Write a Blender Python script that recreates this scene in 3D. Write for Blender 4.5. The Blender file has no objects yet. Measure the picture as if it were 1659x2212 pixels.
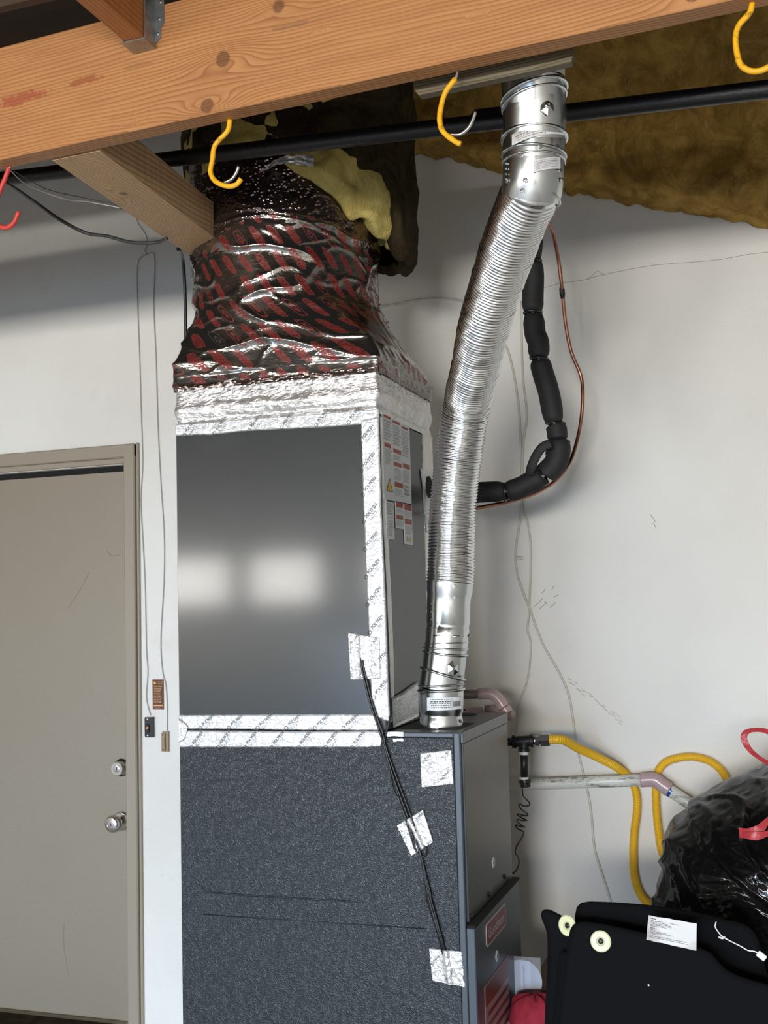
import bpy, math, random
import numpy as np
from mathutils import Vector, Matrix, noise as mn

random.seed(7)
PI = math.pi
S = bpy.context.scene
COL = S.collection

# ------------------------------------------------------------------ camera
EYE = Vector((0.0, 0.0, 1.48))
FPX, CX, CY = 2440.0, 829.5, 1106.0
YAW, PIT, ROL = math.radians(18.80080), math.radians(4.78496), math.radians(1.54170)


def _cam_rows():
    c, s = math.cos(YAW), math.sin(YAW); rz = np.array([[c, s, 0], [-s, c, 0], [0, 0, 1]])
    b = np.array([[1, 0, 0], [0, 0, -1], [0, 1, 0]])
    c, s = math.cos(PIT), math.sin(PIT); rx = np.array([[1, 0, 0], [0, c, s], [0, -s, c]])
    c, s = math.cos(ROL), math.sin(ROL); rr = np.array([[c, s, 0], [-s, c, 0], [0, 0, 1]])
    return rr @ rx @ b @ rz


CM = _cam_rows()
cd = bpy.data.cameras.new('camera')
cam = bpy.data.objects.new('camera', cd); COL.objects.link(cam)
mw = Matrix.Identity(4)
for i in range(3):
    mw[i][0] = CM[0][i]; mw[i][1] = -CM[1][i]; mw[i][2] = -CM[2][i]; mw[i][3] = EYE[i]
cam.matrix_world = mw
cd.sensor_fit = 'VERTICAL'; cd.sensor_height = 24.0; cd.lens = 24.0 * FPX / 2212.0
cd.clip_start = 0.05; cd.clip_end = 200
S.camera = cam

# ------------------------------------------------------------------ world, lights, exposure
w = bpy.data.worlds.new('world'); S.world = w; w.use_nodes = True
wt = w.node_tree; wt.nodes.clear()
wo = wt.nodes.new('ShaderNodeOutputWorld'); wb = wt.nodes.new('ShaderNodeBackground')
sk = wt.nodes.new('ShaderNodeTexSky'); sk.sky_type = 'NISHITA'; sk.sun_disc = False
sk.sun_elevation = math.radians(48); sk.sun_rotation = math.radians(250)
wt.links.new(sk.outputs[0], wb.inputs[0]); wb.inputs[1].default_value = 0.3
wt.links.new(wb.outputs[0], wo.inputs[0])


def area(name, loc, sx, sy, power, col, rot=(PI / 2, 0, 0), spread=PI):
    l = bpy.data.lights.new(name, 'AREA'); l.shape = 'RECTANGLE'; l.size = sx; l.size_y = sy
    l.energy = power; l.color = col; l.spread = spread
    o = bpy.data.objects.new(name, l); COL.objects.link(o); o.location = loc; o.rotation_euler = rot
    return o


# daylight through the two left windows and the open doorway of the garage's far wall (behind the camera)
for i_, (wx, wwid, pw) in enumerate(((-5.70, 1.80, 74), (-4.22, 0.66, 27), (-2.75, 1.20, 38), (-1.35, 1.20, 80), (0.05, 1.20, 245))):
    area('window_and_fill_light', (wx, -4.42, 1.76), wwid, 0.42, pw, (1.0, 0.965, 0.91))  # three right-hand lights are fill added to brighten the right wall
area('doorway_daylight', (-3.0, -4.42, 0.66), 7.4, 1.2, 60, (0.42, 0.66, 1.0), (PI / 2 - math.radians(9), 0, 0), math.radians(52))

S.view_settings.view_transform = 'Standard'; S.view_settings.look = 'None'
S.view_settings.exposure = 0.0; S.view_settings.gamma = 1.0
S.view_settings.use_curve_mapping = False
try:
    S.cycles.use_denoising = True
    S.cycles.max_bounces = 8; S.cycles.diffuse_bounces = 4; S.cycles.glossy_bounces = 4
    S.cycles.sample_clamp_indirect = 4.0; S.cycles.caustics_reflective = False; S.cycles.caustics_refractive = False
    S.cycles.use_light_tree = True
except Exception:
    pass


# ------------------------------------------------------------------ projection helpers (pixel of the 1659x2212 photo -> real place)
def _ray(px, py):
    d = CM.T @ np.array([(px - CX) / FPX, (py - CY) / FPX, 1.0])
    return Vector(d)


def P(px, py, Y):
    d = _ray(px, py); return EYE + d * (Y / d.y)


def PX(px, py, X):
    d = _ray(px, py); return EYE + d * (X / d.x)


def PZ(px, py, Z):
    d = _ray(px, py); return EYE + d * ((Z - EYE.z) / d.z)


def nz(x, y, z=0.0):
    return mn.noise(Vector((x, y, z)))


def turb(x, y, z, o=3):
    return mn.fractal(Vector((x, y, z)), 1.0, 2.0, o)


# ------------------------------------------------------------------ material helper
class M:
    def __init__(s, name, base=(0.5, 0.5, 0.5), rough=0.5, metal=0.0, spec=0.5):
        s.m = bpy.data.materials.new(name); s.m.use_nodes = True
        s.t = s.m.node_tree; s.b = s.t.nodes['Principled BSDF']
        s.b.inputs['Base Color'].default_value = (*base, 1); s.b.inputs['Roughness'].default_value = rough
        s.b.inputs['Metallic'].default_value = metal; s.b.inputs['Specular IOR Level'].default_value = spec
        s._c = None; s._k = {}

    def n(s, ty, ins=None, **pr):
        o = s.t.nodes.new(ty)
        for k, v in pr.items(): setattr(o, k, v)
        for k, v in (ins or {}).items(): s.set(o.inputs[k], v)
        return o

    def set(s, sock, v):
        if isinstance(v, bpy.types.NodeSocket): s.t.links.new(v, sock)
        elif isinstance(v, (tuple, list)) and sock.type == 'RGBA' and len(v) == 3: sock.default_value = (*v, 1)
        else: sock.default_value = v

    def co(s, kind='Object'):
        if s._c is None: s._c = s.t.nodes.new('ShaderNodeTexCoord')
        return s._c.outputs[kind]

    def xyz(s, vec=None):
        k = 'x'
        if vec is None:
            if k not in s._k: s._k[k] = s.n('ShaderNodeSeparateXYZ', {0: s.co()})
            return s._k[k].outputs
        return s.n('ShaderNodeSeparateXYZ', {0: vec}).outputs

    def f(s, op, a, b=0.0, c=0.0, clamp=False):
        o = s.n('ShaderNodeMath', operation=op); o.use_clamp = clamp
        s.set(o.inputs[0], a); s.set(o.inputs[1], b)
        if len(o.inputs) > 2: s.set(o.inputs[2], c)
        return o.outputs[0]

    def map(s, vec=None, scale=(1, 1, 1), rot=(0, 0, 0), loc=(0, 0, 0)):
        return s.n('ShaderNodeMapping', {'Vector': vec or s.co(), 'Scale': scale, 'Rotation': rot, 'Location': loc}).outputs[0]

    def noise(s, scale, detail=3, rough=0.5, vec=None, dist=0.0):
        return s.n('ShaderNodeTexNoise', {'Vector': vec or s.co(), 'Scale': scale, 'Detail': detail, 'Roughness': rough, 'Distortion': dist}).outputs[0]

    def vor(s, scale, vec=None, feature='F1', out=0):
        return s.n('ShaderNodeTexVoronoi', {'Vector': vec or s.co(), 'Scale': scale}, feature=feature).outputs[out]

    def comb(s, x, y, z=0.0):
        o = s.n('ShaderNodeCombineXYZ'); s.set(o.inputs[0], x); s.set(o.inputs[1], y); s.set(o.inputs[2], z); return o.outputs[0]

    def step(s, v, lo, hi):
        o = s.n('ShaderNodeMapRange'); s.set(o.inputs[0], v); o.inputs[1].default_value = lo; o.inputs[2].default_value = hi
        return o.outputs[0]

    def mix(s, fac, a, b):
        o = s.n('ShaderNodeMix', data_type='RGBA'); s.set(o.inputs[0], fac); s.set(o.inputs[6], a); s.set(o.inputs[7], b); return o.outputs[2]

    def bump(s, h, strength=0.3, dist=0.01, prev=None):
        o = s.n('ShaderNodeBump', {'Height': h, 'Strength': strength, 'Distance': dist})
        if prev: s.set(o.inputs['Normal'], prev)
        s.t.links.new(o.outputs[0], s.b.inputs['Normal']); return o.outputs[0]

    def col(s, v): s.set(s.b.inputs['Base Color'], v); return s
    def rough(s, v): s.set(s.b.inputs['Roughness'], v); return s


def sr(r, g, b):
    return tuple(((c / 255) / 12.92 if c / 255 < 0.04045 else ((c / 255 + 0.055) / 1.055) ** 2.4) for c in (r, g, b))


MAT = {}
# white painted plaster
m = M('wall_paint', sr(222, 220, 214), 0.55)
a = m.noise(1.3, 4); c = m.mix(m.step(a, 0.35, 0.7), sr(226, 225, 219), sr(214, 211, 204))
smu = m.noise(3.1, 6, 0.7); c = m.mix(m.f('MULTIPLY', m.step(smu, 0.60, 0.78), 0.25), c, sr(170, 165, 150))
m.col(c); m.bump(m.f('ADD', m.noise(160, 3), m.f('MULTIPLY', m.noise(14, 3), 2.0)), 0.22, 0.004); MAT['wall'] = m.m
m = M('door_paint', sr(162, 152, 136), 0.42, 0, .8)
c = m.mix(m.noise(4, 4), sr(132, 122, 105), sr(137, 127, 110)); sc_ = m.noise(7, 8, 0.8, m.map(scale=(3, 1, 1.2)))
c = m.mix(m.f('MULTIPLY', m.step(sc_, 0.66, 0.72), 0.35), c, sr(110, 102, 92)); m.col(c)
m.bump(m.f('ADD', m.noise(170, 2), m.noise(30, 4)), 0.12, 0.003); MAT['door'] = m.m
m = M('trim_paint', sr(150, 140, 124), 0.38); m.bump(m.noise(40, 4, vec=m.map(scale=(1, 1, .1))), 0.1, 0.003); MAT['trim'] = m.m
m = M('dark_gap', (0.004, 0.004, 0.004), 0.9); MAT['gap'] = m.m
m = M('concrete', sr(120, 116, 110), 0.75)
m.col(m.mix(m.noise(5, 6), sr(180, 178, 174), sr(205, 203, 199))); m.bump(m.noise(60, 5), 0.2, 0.004); MAT['concrete'] = m.m
m = M('roof_boards', sr(62, 46, 34), 0.8); m.col(m.mix(m.noise(6, 5, vec=m.map(scale=(.3, 5, 5))), sr(44, 32, 24), sr(76, 56, 40))); MAT['roof'] = m.m
m = M('dim_plaster', sr(205, 204, 200), 0.7); MAT['dim'] = m.m


def wood(name, light, dark, kn, freq, knots, grain_axis='x', stain=None, bumpy=0.25, amp=0.02):
    """Growth-ring bands bent round knots. knots: (along, z, radius, pull)."""
    m = M(name, light, 0.62)
    X = m.xyz(); al, zz = (X[0], X[2]) if grain_axis == 'x' else (X[1], X[0]) if grain_axis == 'y' else (X[2], X[0])
    yl = m.f('ADD', X[1], m.f('MULTIPLY', X[0], 0.0596)) if grain_axis == 'x' else m.f('MULTIPLY', X[2], 0.8)
    h = m.f('ADD', m.f('ADD', zz, m.f('MULTIPLY', yl, 0.9)), m.f('MULTIPLY', m.noise(1.0, 2, vec=m.comb(m.f('MULTIPLY', al, 1.6), m.f('MULTIPLY', zz, 9.0), 0.3)), amp))
    km = None
    for (ax, az, r, pull) in knots:
        dx = m.f('MULTIPLY', m.f('SUBTRACT', al, ax), 1.0 / (r * 4.2)); dz = m.f('MULTIPLY', m.f('SUBTRACT', zz, az), 1.0 / (r * 1.35))
        g = m.f('POWER', 2.718, m.f('MULTIPLY', m.f('ADD', m.f('MULTIPLY', dx, dx), m.f('MULTIPLY', dz, dz)), -1.0))
        h = m.f('ADD', h, m.f('MULTIPLY', g, pull))
        ex = m.f('SUBTRACT', al, ax); ez = m.f('SUBTRACT', zz, az)
        d = m.f('SQRT', m.f('ADD', m.f('MULTIPLY', ex, ex), m.f('MULTIPLY', ez, ez)))
        d = m.f('ADD', d, m.f('MULTIPLY', m.f('SUBTRACT', m.noise(30, 3), 0.5), r * 0.5))
        if pull < 0.5 and r > 0.004:
            k = m.step(d, r, r * 0.72); rim = m.f('SUBTRACT', 1.0, m.f('MULTIPLY', m.f('ABSOLUTE', m.f('SUBTRACT', d, r * 0.78)), 1.0 / (r * 0.10)), clamp=True)
            k2 = m.f('MAXIMUM', m.f('MULTIPLY', k, 0.68), m.f('MULTIPLY', rim, m.step(m.noise(25, 1), 0.48, 0.55)))
            km = k2 if km is None else m.f('MAXIMUM', km, k2)
    wv = m.f('FRACT', m.f('MULTIPLY', h, freq))
    wv = m.f('POWER', wv, 3.0)
    fine = m.noise(90, 3, 0.6, m.comb(m.f('MULTIPLY', al, 0.06), zz, m.f('MULTIPLY', X[1], 1.0)))
    c = m.mix(m.noise(3.0, 3), light, tuple(x * 0.86 for x in light))
    c = m.mix(m.f('MULTIPLY', m.step(fine, 0.4, 0.62), 0.22), c, dark)
    c = m.mix(m.f('MULTIPLY', wv, m.f('ADD', 0.35, m.f('MULTIPLY', m.noise(4, 3), 0.7))), c, dark)
    if km is not None: c = m.mix(km, c, kn)
    if stain:
        for (ax, az, rx, rz, cc, st) in stain:
            dx = m.f('MULTIPLY', m.f('SUBTRACT', al, ax), 1 / rx); dz = m.f('MULTIPLY', m.f('SUBTRACT', zz, az), 1 / rz)
            q = m.f('ADD', m.f('MULTIPLY', dx, dx), m.f('MULTIPLY', dz, dz)); q = m.f('ADD', q, m.f('MULTIPLY', m.noise(34, 6, .75), 4.4))
            c = m.mix(m.f('MULTIPLY', m.step(q, 3.0, 2.6), st), c, cc)
    m.col(c); m.bump(m.f('ADD', m.f('MULTIPLY', wv, -1.0), fine), bumpy, 0.002)
    return m.m


def bz(px, py):  # place on the beam's face
    p = P(px, py, 1.90); return p.x, p.z


KN = []
for (px, py, r, pull) in ((482, 128, .018, -.030), (447, 228, .016, .040), (606, 18, .015, -.02), (1040, 52, .003, .032), (1500, 22, .014, -.02), (85, 330, .012, -.03), (270, 262, .003, .045), (700, 70, .003, -.02)):
    x_, z_ = bz(px, py); KN.append((x_, z_, r, pull))
s1 = bz(30, 200); s2 = bz(175, 165); s3 = bz(300, 135); s4 = bz(640, 60)
MAT['beam'] = wood('fir_beam', sr(186, 132, 82), sr(126, 76, 40), sr(84, 48, 28), 130, KN, amp=.05,
                   stain=[(s1[0], s1[1], .075, .016, sr(150, 70, 48), .75), (s2[0], s2[1], .05, .010, sr(140, 72, 38), .7), (s3[0], s3[1], .05, .006, sr(138, 92, 58), .5), (s4[0], s4[1], .06, .006, sr(110, 80, 60), .4)])
MAT['joist'] = wood('fir_joist', sr(198, 164, 124), sr(142, 106, 70), sr(80, 52, 34), 110, [(1.96, -1.33, .018, .03), (2.2, -1.36, .012, -.03)], 'y', bumpy=0.5)
MAT['joist_dark'] = wood('fir_joist_near', sr(176, 116, 66), sr(128, 76, 40), sr(80, 52, 34), 120, [(1.3, -1.12, .014, .03)], 'y')
MAT['plank'] = wood('weathered_plank', sr(112, 102, 80), sr(92, 82, 62), sr(70, 60, 44), 170, [], bumpy=0.7)


def metalmat(name, base, rough, bumpS=0.0, scale=50, rvar=0.0, dark=None):
    m = M(name, base, rough, 1.0)
    if rvar: m.rough(m.f('ADD', rough - rvar / 2, m.f('MULTIPLY', m.noise(scale * .3, 4), rvar)))
    if dark is not None: m.col(m.mix(m.step(m.noise(scale * .25, 5, .7), .45, .7), base, dark))
    if bumpS: m.bump(m.noise(scale, 4), bumpS, 0.004)
    return m.m


MAT['galv'] = metalmat('galvanised_steel', (0.62, 0.65, 0.66), 0.2, 0.10, 22, 0.16, (0.48, 0.52, 0.54))
MAT['flex'] = metalmat('aluminium_duct', (0.78, 0.80, 0.81), 0.16, 0.12, 30, 0.1)
MAT['bracket'] = metalmat('hanger_steel', (0.42, 0.45, 0.47), 0.42, 0.15, 60, 0.2, (0.25, 0.27, 0.28))
MAT['chrome'] = metalmat('brushed_nickel', (0.62, 0.60, 0.57), 0.22)
MAT['copper'] = metalmat('copper', (0.36, 0.175, 0.12), 0.30, 0.05, 40, 0.1, (0.22, 0.11, 0.08))
MAT['screw'] = metalmat('zinc_screw', (0.55, 0.56, 0.57), 0.3)
MAT['iron'] = M('black_iron', (0.02, 0.02, 0.021), 0.38, 0.3).m
MAT['blackpipe'] = None
m = M('black_plastic_pipe', (0.006, 0.006, 0.007), 0.42)
d_ = m.step(m.noise(140, 6, 0.8), 0.62, 0.72); m.col(m.mix(m.f('MULTIPLY', d_, 0.35), (0.006, 0.006, 0.007), (0.12, 0.115, 0.1))); m.bump(m.noise(120, 5), .4, .003); MAT['blackpipe'] = m.m


def foil(name, base=(0.86, 0.86, 0.85), rough=0.27, crumple=1.0, scale=38.0, metal=0.92, vec_scale=(1, 1, 1)):
    m = M(name, base, rough, metal)
    v = m.map(scale=vec_scale)
    n1 = m.noise(scale, 5, 0.55, v, 1.2); v1 = m.vor(scale * 1.4, m.n('ShaderNodeMix', {0: 0.08, 4: v, 5: m.n('ShaderNodeTexNoise', {'Vector': v, 'Scale': 30.0}).outputs[1]}, data_type='VECTOR').outputs[1], 'DISTANCE_TO_EDGE')
    h = m.f('ADD', n1, m.f('MULTIPLY', m.f('MINIMUM', v1, 0.12), 2.2))
    m.bump(h, 0.55 * crumple, 0.006)
    m.rough(m.f('ADD', rough - .05, m.f('MULTIPLY', m.noise(60, 3), .14)))
    return m.m


MAT['tape'] = foil('foil_tape', (0.60, 0.61, 0.63), 0.40, 0.55, 26, 0.55)
MAT['tape_crumpled'] = foil('foil_tape_crumpled', (0.72, 0.73, 0.74), 0.34, 0.7, 38, 0.68)
MAT['foil_side'] = foil('foil_tape_side', (0.82, 0.81, 0.77), 0.42, 0.8, 40, 0.6, (1, 1, 0.35))
MAT['print'] = M('tape_print', (0.10, 0.105, 0.11), 0.5).m
MAT['ink'] = M('label_ink', (0.05, 0.05, 0.055), 0.5).m
MAT['ink_soft'] = M('label_small_print', (0.20, 0.205, 0.21), 0.5).m
MAT['label'] = M('label_white', sr(212, 216, 218), 0.45).m
MAT['label_red'] = M('label_red', sr(150, 52, 36), 0.45).m
MAT['label_yellow'] = M('label_yellow', sr(216, 176, 40), 0.45).m

# bubble wrap foil of the supply duct (uses UVMap: u metres round, v metres up)
m = M('bubble_foil_wrap', (0.3, 0.28, 0.27), 0.14, 1.0)
uv = m.co('UV'); U = m.xyz(uv)
bub = m.vor(1.0, m.comb(m.f('MULTIPLY', U[0], 95.0), m.f('MULTIPLY', U[1], 95.0)))
bh = m.f('SUBTRACT', 0.5, m.f('MINIMUM', bub, 0.5))
arc = m.f('SUBTRACT', 1.03, m.f('MULTIPLY', m.f('ABSOLUTE', m.f('SUBTRACT', U[0], 0.10)), m.f('ABSOLUTE', m.f('SUBTRACT', U[0], 0.10))))
arc = m.f('ADD', arc, -0.030)
printed = m.f('MULTIPLY', m.step(m.f('SUBTRACT', arc, U[1]), 0.0, 0.002), m.step(U[1], 0.578, 0.58))
su = m.f('ADD', m.f('MULTIPLY', U[0], 22.0), m.f('MULTIPLY', U[1], 13.0)); sv = m.f('MULTIPLY', U[1], 16.0)
sv = m.f('ADD', sv, m.f('MULTIPLY', m.noise(7, 2, .5, uv), .8)); row = m.f('FLOOR', sv); su = m.f('ADD', su, m.f('MULTIPLY', row, 0.37))
cu_ = m.f('SUBTRACT', m.f('FRACT', su), 0.5); cv_ = m.f('SUBTRACT', m.f('FRACT', sv), 0.5)
rnd = m.n('ShaderNodeTexWhiteNoise', {0: m.comb(m.f('FLOOR', su), row)}).outputs[0]
brk = m.noise(80, 4, 0.7, uv); bb = m.f('MULTIPLY', m.f('SUBTRACT', brk, .5), .5)
ex_ = m.f('ABSOLUTE', m.f('MULTIPLY', cu_, 1 / .25)); ey_ = m.f('ABSOLUTE', m.f('MULTIPLY', cv_, 1 / .43))
el = m.f('ADD', m.f('POWER', m.f('ADD', m.f('POWER', ex_, 3.0), m.f('POWER', ey_, 3.0)), .3333), bb)
fill = m.f('MULTIPLY', m.step(el, 1.0, .93), m.step(m.noise(140, 3, 0.6, m.map(uv, (1, 2.4, 1), (0, 0, .6))), 0.43, 0.49))
ringm = m.f('MAXIMUM', m.f('MULTIPLY', m.step(el, 1.02, .97), m.step(el, .84, .89)), m.f('MULTIPLY', m.step(el, .48, .42), m.step(el, .2, .26)))
pick = m.step(rnd, .34, .36)
logo = m.f('ADD', m.f('MULTIPLY', fill, pick), m.f('MULTIPLY', ringm, m.f('SUBTRACT', 1.0, pick)))
logo = m.f('MULTIPLY', m.f('MULTIPLY', logo, printed), m.step(rnd, .06, .08))
lattice = m.f('MULTIPLY', m.step(m.noise(9, 1, 0.5, uv), 0.5, 0.52), 0.0)
base = m.mix(printed, (0.20, 0.155, 0.14), (0.26, 0.25, 0.23))
m.col(m.mix(logo, base, (0.19, 0.012, 0.009)))
m.set(m.b.inputs['Metallic'], m.f('SUBTRACT', 0.95, m.f('MULTIPLY', logo, 0.80)))
m.rough(m.f('ADD', 0.12, m.f('MULTIPLY', logo, .25)))
hh = m.f('MULTIPLY', bh, m.f('SUBTRACT', 1.0, m.f('MULTIPLY', printed, 0.88)))
b1 = m.bump(hh, 0.9, 0.004)
b2 = m.bump(m.f('ADD', m.noise(30, 4, .5, m.map(uv, (1, 1.8, 1)), 1.0), m.f('MULTIPLY', m.noise(90, 3, .5, uv), .15)), 0.20, 0.006, b1); MAT['wrap'] = m.m
m = M('bubble_foil_silver', (0.80, 0.80, 0.79), 0.26, 0.78)
uv = m.co('UV'); U = m.xyz(uv)
bub = m.vor(1.0, m.comb(m.f('MULTIPLY', U[0], 90.0), m.f('MULTIPLY', U[1], 100.0)))
low = m.step(U[1], 0.53, 0.55)
bh = m.f('MULTIPLY', m.f('SUBTRACT', 0.5, m.f('MINIMUM', bub, 0.5)), low)
b1 = m.bump(bh, 0.9, 0.0045)
m.bump(m.f('ADD', m.noise(45, 5, .6, uv, 1.4), m.noise(22, 3, .5, m.map(uv, (1, 2.5, 1)))), 0.8, 0.007, b1); MAT['silver'] = m.m

# painted cabinets
m = M('cabinet_grey_gloss', sr(60, 64, 66), 0.24, 0.0, 0.34)
m.rough(m.f('ADD', 0.27, m.f('MULTIPLY', m.noise(5, 5, .7), 0.06)))
m.b.inputs['Coat Weight'].default_value = 0.95; m.b.inputs['Coat Roughness'].default_value = 0.10; m.b.inputs['Coat IOR'].default_value = 1.35
m.col(m.mix(m.f('MULTIPLY', m.step(m.noise(6, 6, .75), .56, .75), .12), sr(38, 42, 43), sr(84, 88, 88)))
m.bump(m.f('ADD', m.f('MULTIPLY', m.noise(150, 2), .5), m.f('MULTIPLY', m.noise(28, 2, vec=m.map(scale=(.5, 1, 1))), 1.0)), 0.05, 0.002); MAT['panel'] = m.m
m = M('cabinet_grey', sr(66, 69, 70), 0.30, 0.0, 0.5)
m.col(m.mix(m.f('MULTIPLY', m.step(m.noise(7, 6, .8), .55, .68), .5), sr(66, 69, 70), sr(40, 42, 44))); m.bump(m.noise(90, 2), .08, .002); MAT['cab'] = m.m
m = M('cabinet_blue_grey', sr(58, 66, 74), 0.34, 0.0, 0.5)
m.col(m.mix(m.f('MULTIPLY', m.step(m.noise(9, 6, .8), .52, .68), .3), sr(72, 80, 88), sr(48, 53, 62))); m.bump(m.noise(90, 2), .08, .002); MAT['cabdoor'] = m.m
m = M('embossed_panel', sr(50, 56, 61), 0.34, 0.0, 0.4)
v = m.map(scale=(1, 1, 1), rot=(0, .5, 0))
vv = m.n('ShaderNodeTexNoise', {'Vector': m.co(), 'Scale': 55.0, 'Detail': 2.0}).outputs[1]
vd = m.n('ShaderNodeMix', {0: 0.03, 4: m.co(), 5: vv}, data_type='VECTOR').outputs[1]
e1 = m.f('POWER', m.f('ABSOLUTE', m.f('SUBTRACT', m.noise(200, 1, .4, m.map(vd, (.7, 1, 1.3), (0, .25, 0))), .5)), .45)
m.bump(e1, 0.42, 0.003); m.col(m.mix(m.noise(2, 3), sr(28, 34, 40), sr(36, 42, 48))); MAT['emboss'] = m.m

m = M('black_foam', (0.012, 0.012, 0.013), 0.72); m.bump(m.noise(200, 3), .3, .002); m.col(m.mix(m.noise(8, 5), (0.006, .006, .007), (.013, .013, .014))); MAT['foam'] = m.m
MAT['black'] = M('black_plastic', (0.010, 0.010, 0.011), 0.3).m
MAT['cable_black'] = M('cable_black', (0.008, 0.009, 0.011), 0.4).m
MAT['cable_grey'] = M('cable_grey', (0.030, 0.032, 0.032), 0.5).m
MAT['cable_white'] = M('cable_white', sr(200, 197, 184), 0.45).m
MAT['cable_thin'] = M('bell_wire', sr(165, 164, 160), 0.5).m
m = M('gas_hose_yellow', sr(222, 160, 12), 0.42); m.col(m.mix(m.noise(20, 4), sr(240, 192, 40), sr(226, 176, 34))); MAT['hose'] = m.m
m = M('yellow_vinyl', sr(232, 172, 18), 0.45); m.col(m.mix(m.step(m.noise(55, 5, .8), .55, .72), sr(232, 172, 18), sr(90, 66, 14))); m.bump(m.noise(80, 4), .2, .003); MAT['vinyl'] = m.m
m = M('red_vinyl', sr(196, 58, 50), 0.5); m.col(m.mix(m.step(m.noise(60, 5, .8), .55, .7), sr(196, 62, 54), sr(96, 30, 26))); MAT['vinyl_red'] = m.m
m = M('white_pvc', sr(216, 216, 208), 0.35)
dr = m.step(m.f('ADD', m.noise(14, 5, .75, m.map(scale=(.5, 1, 2))), m.f('MULTIPLY', m.noise(90, 3), .15)), .60, .72); m.col(m.mix(m.f('MULTIPLY', dr, .8), sr(218, 218, 210), sr(84, 74, 62))); MAT['pvc'] = m.m
MAT['pvc_clean'] = M('grey_pvc', sr(120, 106, 100), 0.35).m
m = M('primer_stained_pvc', sr(176, 150, 150), 0.25); m.col(m.mix(m.noise(20, 4), sr(176, 148, 150), sr(192, 170, 168))); MAT['pink'] = m.m
MAT['blue'] = M('blue_cement', sr(28, 72, 150), 0.2).m
m = M('bin_bag', (0.003, 0.003, 0.0033), 0.2, 0, 0.06)
m.b.inputs['Coat Weight'].default_value = 0.42; m.b.inputs['Coat Roughness'].default_value = 0.07; m.b.inputs['Coat IOR'].default_value = 1.4
m.bump(m.f('ADD', m.noise(26, 6, .6, m.map(scale=(1, 1, .6), rot=(0, .6, 0)), 1.5), m.f('MULTIPLY', m.vor(34, feature='DISTANCE_TO_EDGE'), .5)), 0.9, 0.006)
m.rough(m.f('ADD', .40, m.f('MULTIPLY', m.noise(12, 3), .2))); MAT['bag'] = m.m
m = M('drawstring_red', sr(172, 56, 62), 0.42, 0, .5); m.bump(m.noise(60, 4, vec=m.map(scale=(.4, 1, 1))), .5, .004); MAT['drawstring'] = m.m
m = M('mat_carpet', (0.0035, 0.0042, 0.0052), 0.95, 0, .15); m.bump(m.noise(700, 2), .6, .002); MAT['carpet'] = m.m
MAT['binding'] = M('mat_binding', (0.003, 0.0034, 0.004), 0.9, 0, .1).m
MAT['cream'] = M('cream_plastic', sr(216, 218, 176), 0.4).m
MAT['white'] = M('white_plastic', sr(235, 236, 236), 0.4).m
MAT['red_cloth'] = M('red_cloth', sr(150, 30, 50), 0.85).m
MAT['white_cloth'] = M('white_cloth', sr(198, 204, 222), 0.85).m
MAT['cardboard'] = M('cardboard', sr(98, 80, 58), 0.85).m
MAT['paper'] = M('paper', sr(188, 196, 224), 0.7).m
MAT['disc'] = M('disc', sr(170, 182, 200), 0.2).m
m = M('clear_film', (0.8, 0.82, 0.84), 0.12); m.b.inputs['Alpha'].default_value = 0.14; MAT['film'] = m.m
m = M('mat_tag', sr(204, 204, 206), 0.6); m.col(m.mix(m.step(m.noise(14, 4), .55, .7), sr(206, 206, 208), sr(160, 152, 148))); MAT['tag'] = m.m
MAT['tan'] = M('tan_plastic', sr(148, 130, 102), 0.45).m
MAT['maroon'] = M('maroon_sticker', sr(84, 22, 20), 0.35).m
MAT['gold'] = M('gold_print', sr(206, 168, 96), 0.4).m
MAT['badge'] = M('badge_red', sr(138, 72, 78), 0.35).m
MAT['badge_white'] = M('badge_silver', sr(190, 192, 198), 0.35).m
MAT['rating_a'] = M('rating_label_rust', sr(122, 62, 50), 0.4).m
MAT['rating_b'] = M('rating_label_pink', sr(164, 140, 136), 0.4).m
MAT['rating_c'] = M('rating_label_maroon', sr(96, 38, 40), 0.4).m
m = M('glow_button', (0.02, 0.02, 0.02), 0.3); m.b.inputs['Emission Color'].default_value = (1.0, 0.42, 0.10, 1); m.b.inputs['Emission Strength'].default_value = 0.9; MAT['glow'] = m.m


def fibre(name, c1, c2, c3):
    m = M(name, c1, 0.95, 0, .1)
    a = m.noise(9, 6, .65, None, 1.5); b = m.noise(60, 5, .7, m.map(scale=(1, 1, .4)), 2.0)
    c = m.mix(m.step(a, .38, .62), c1, c2); c = m.mix(m.f('MULTIPLY', m.step(b, .55, .72), .5), c, c3); m.col(c)
    m.bump(m.f('ADD', a, m.f('MULTIPLY', b, .5)), .8, .02); return m.m


MAT['batt'] = fibre('brown_fibreglass', sr(196, 158, 84), sr(150, 116, 56), sr(222, 192, 124))
MAT['fluff'] = fibre('yellow_fibreglass', sr(208, 190, 116), sr(190, 170, 98), sr(226, 212, 150))
MAT['jacket'] = fibre('dusty_jacket', sr(62, 52, 34), sr(40, 32, 22), sr(84, 72, 46))


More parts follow.
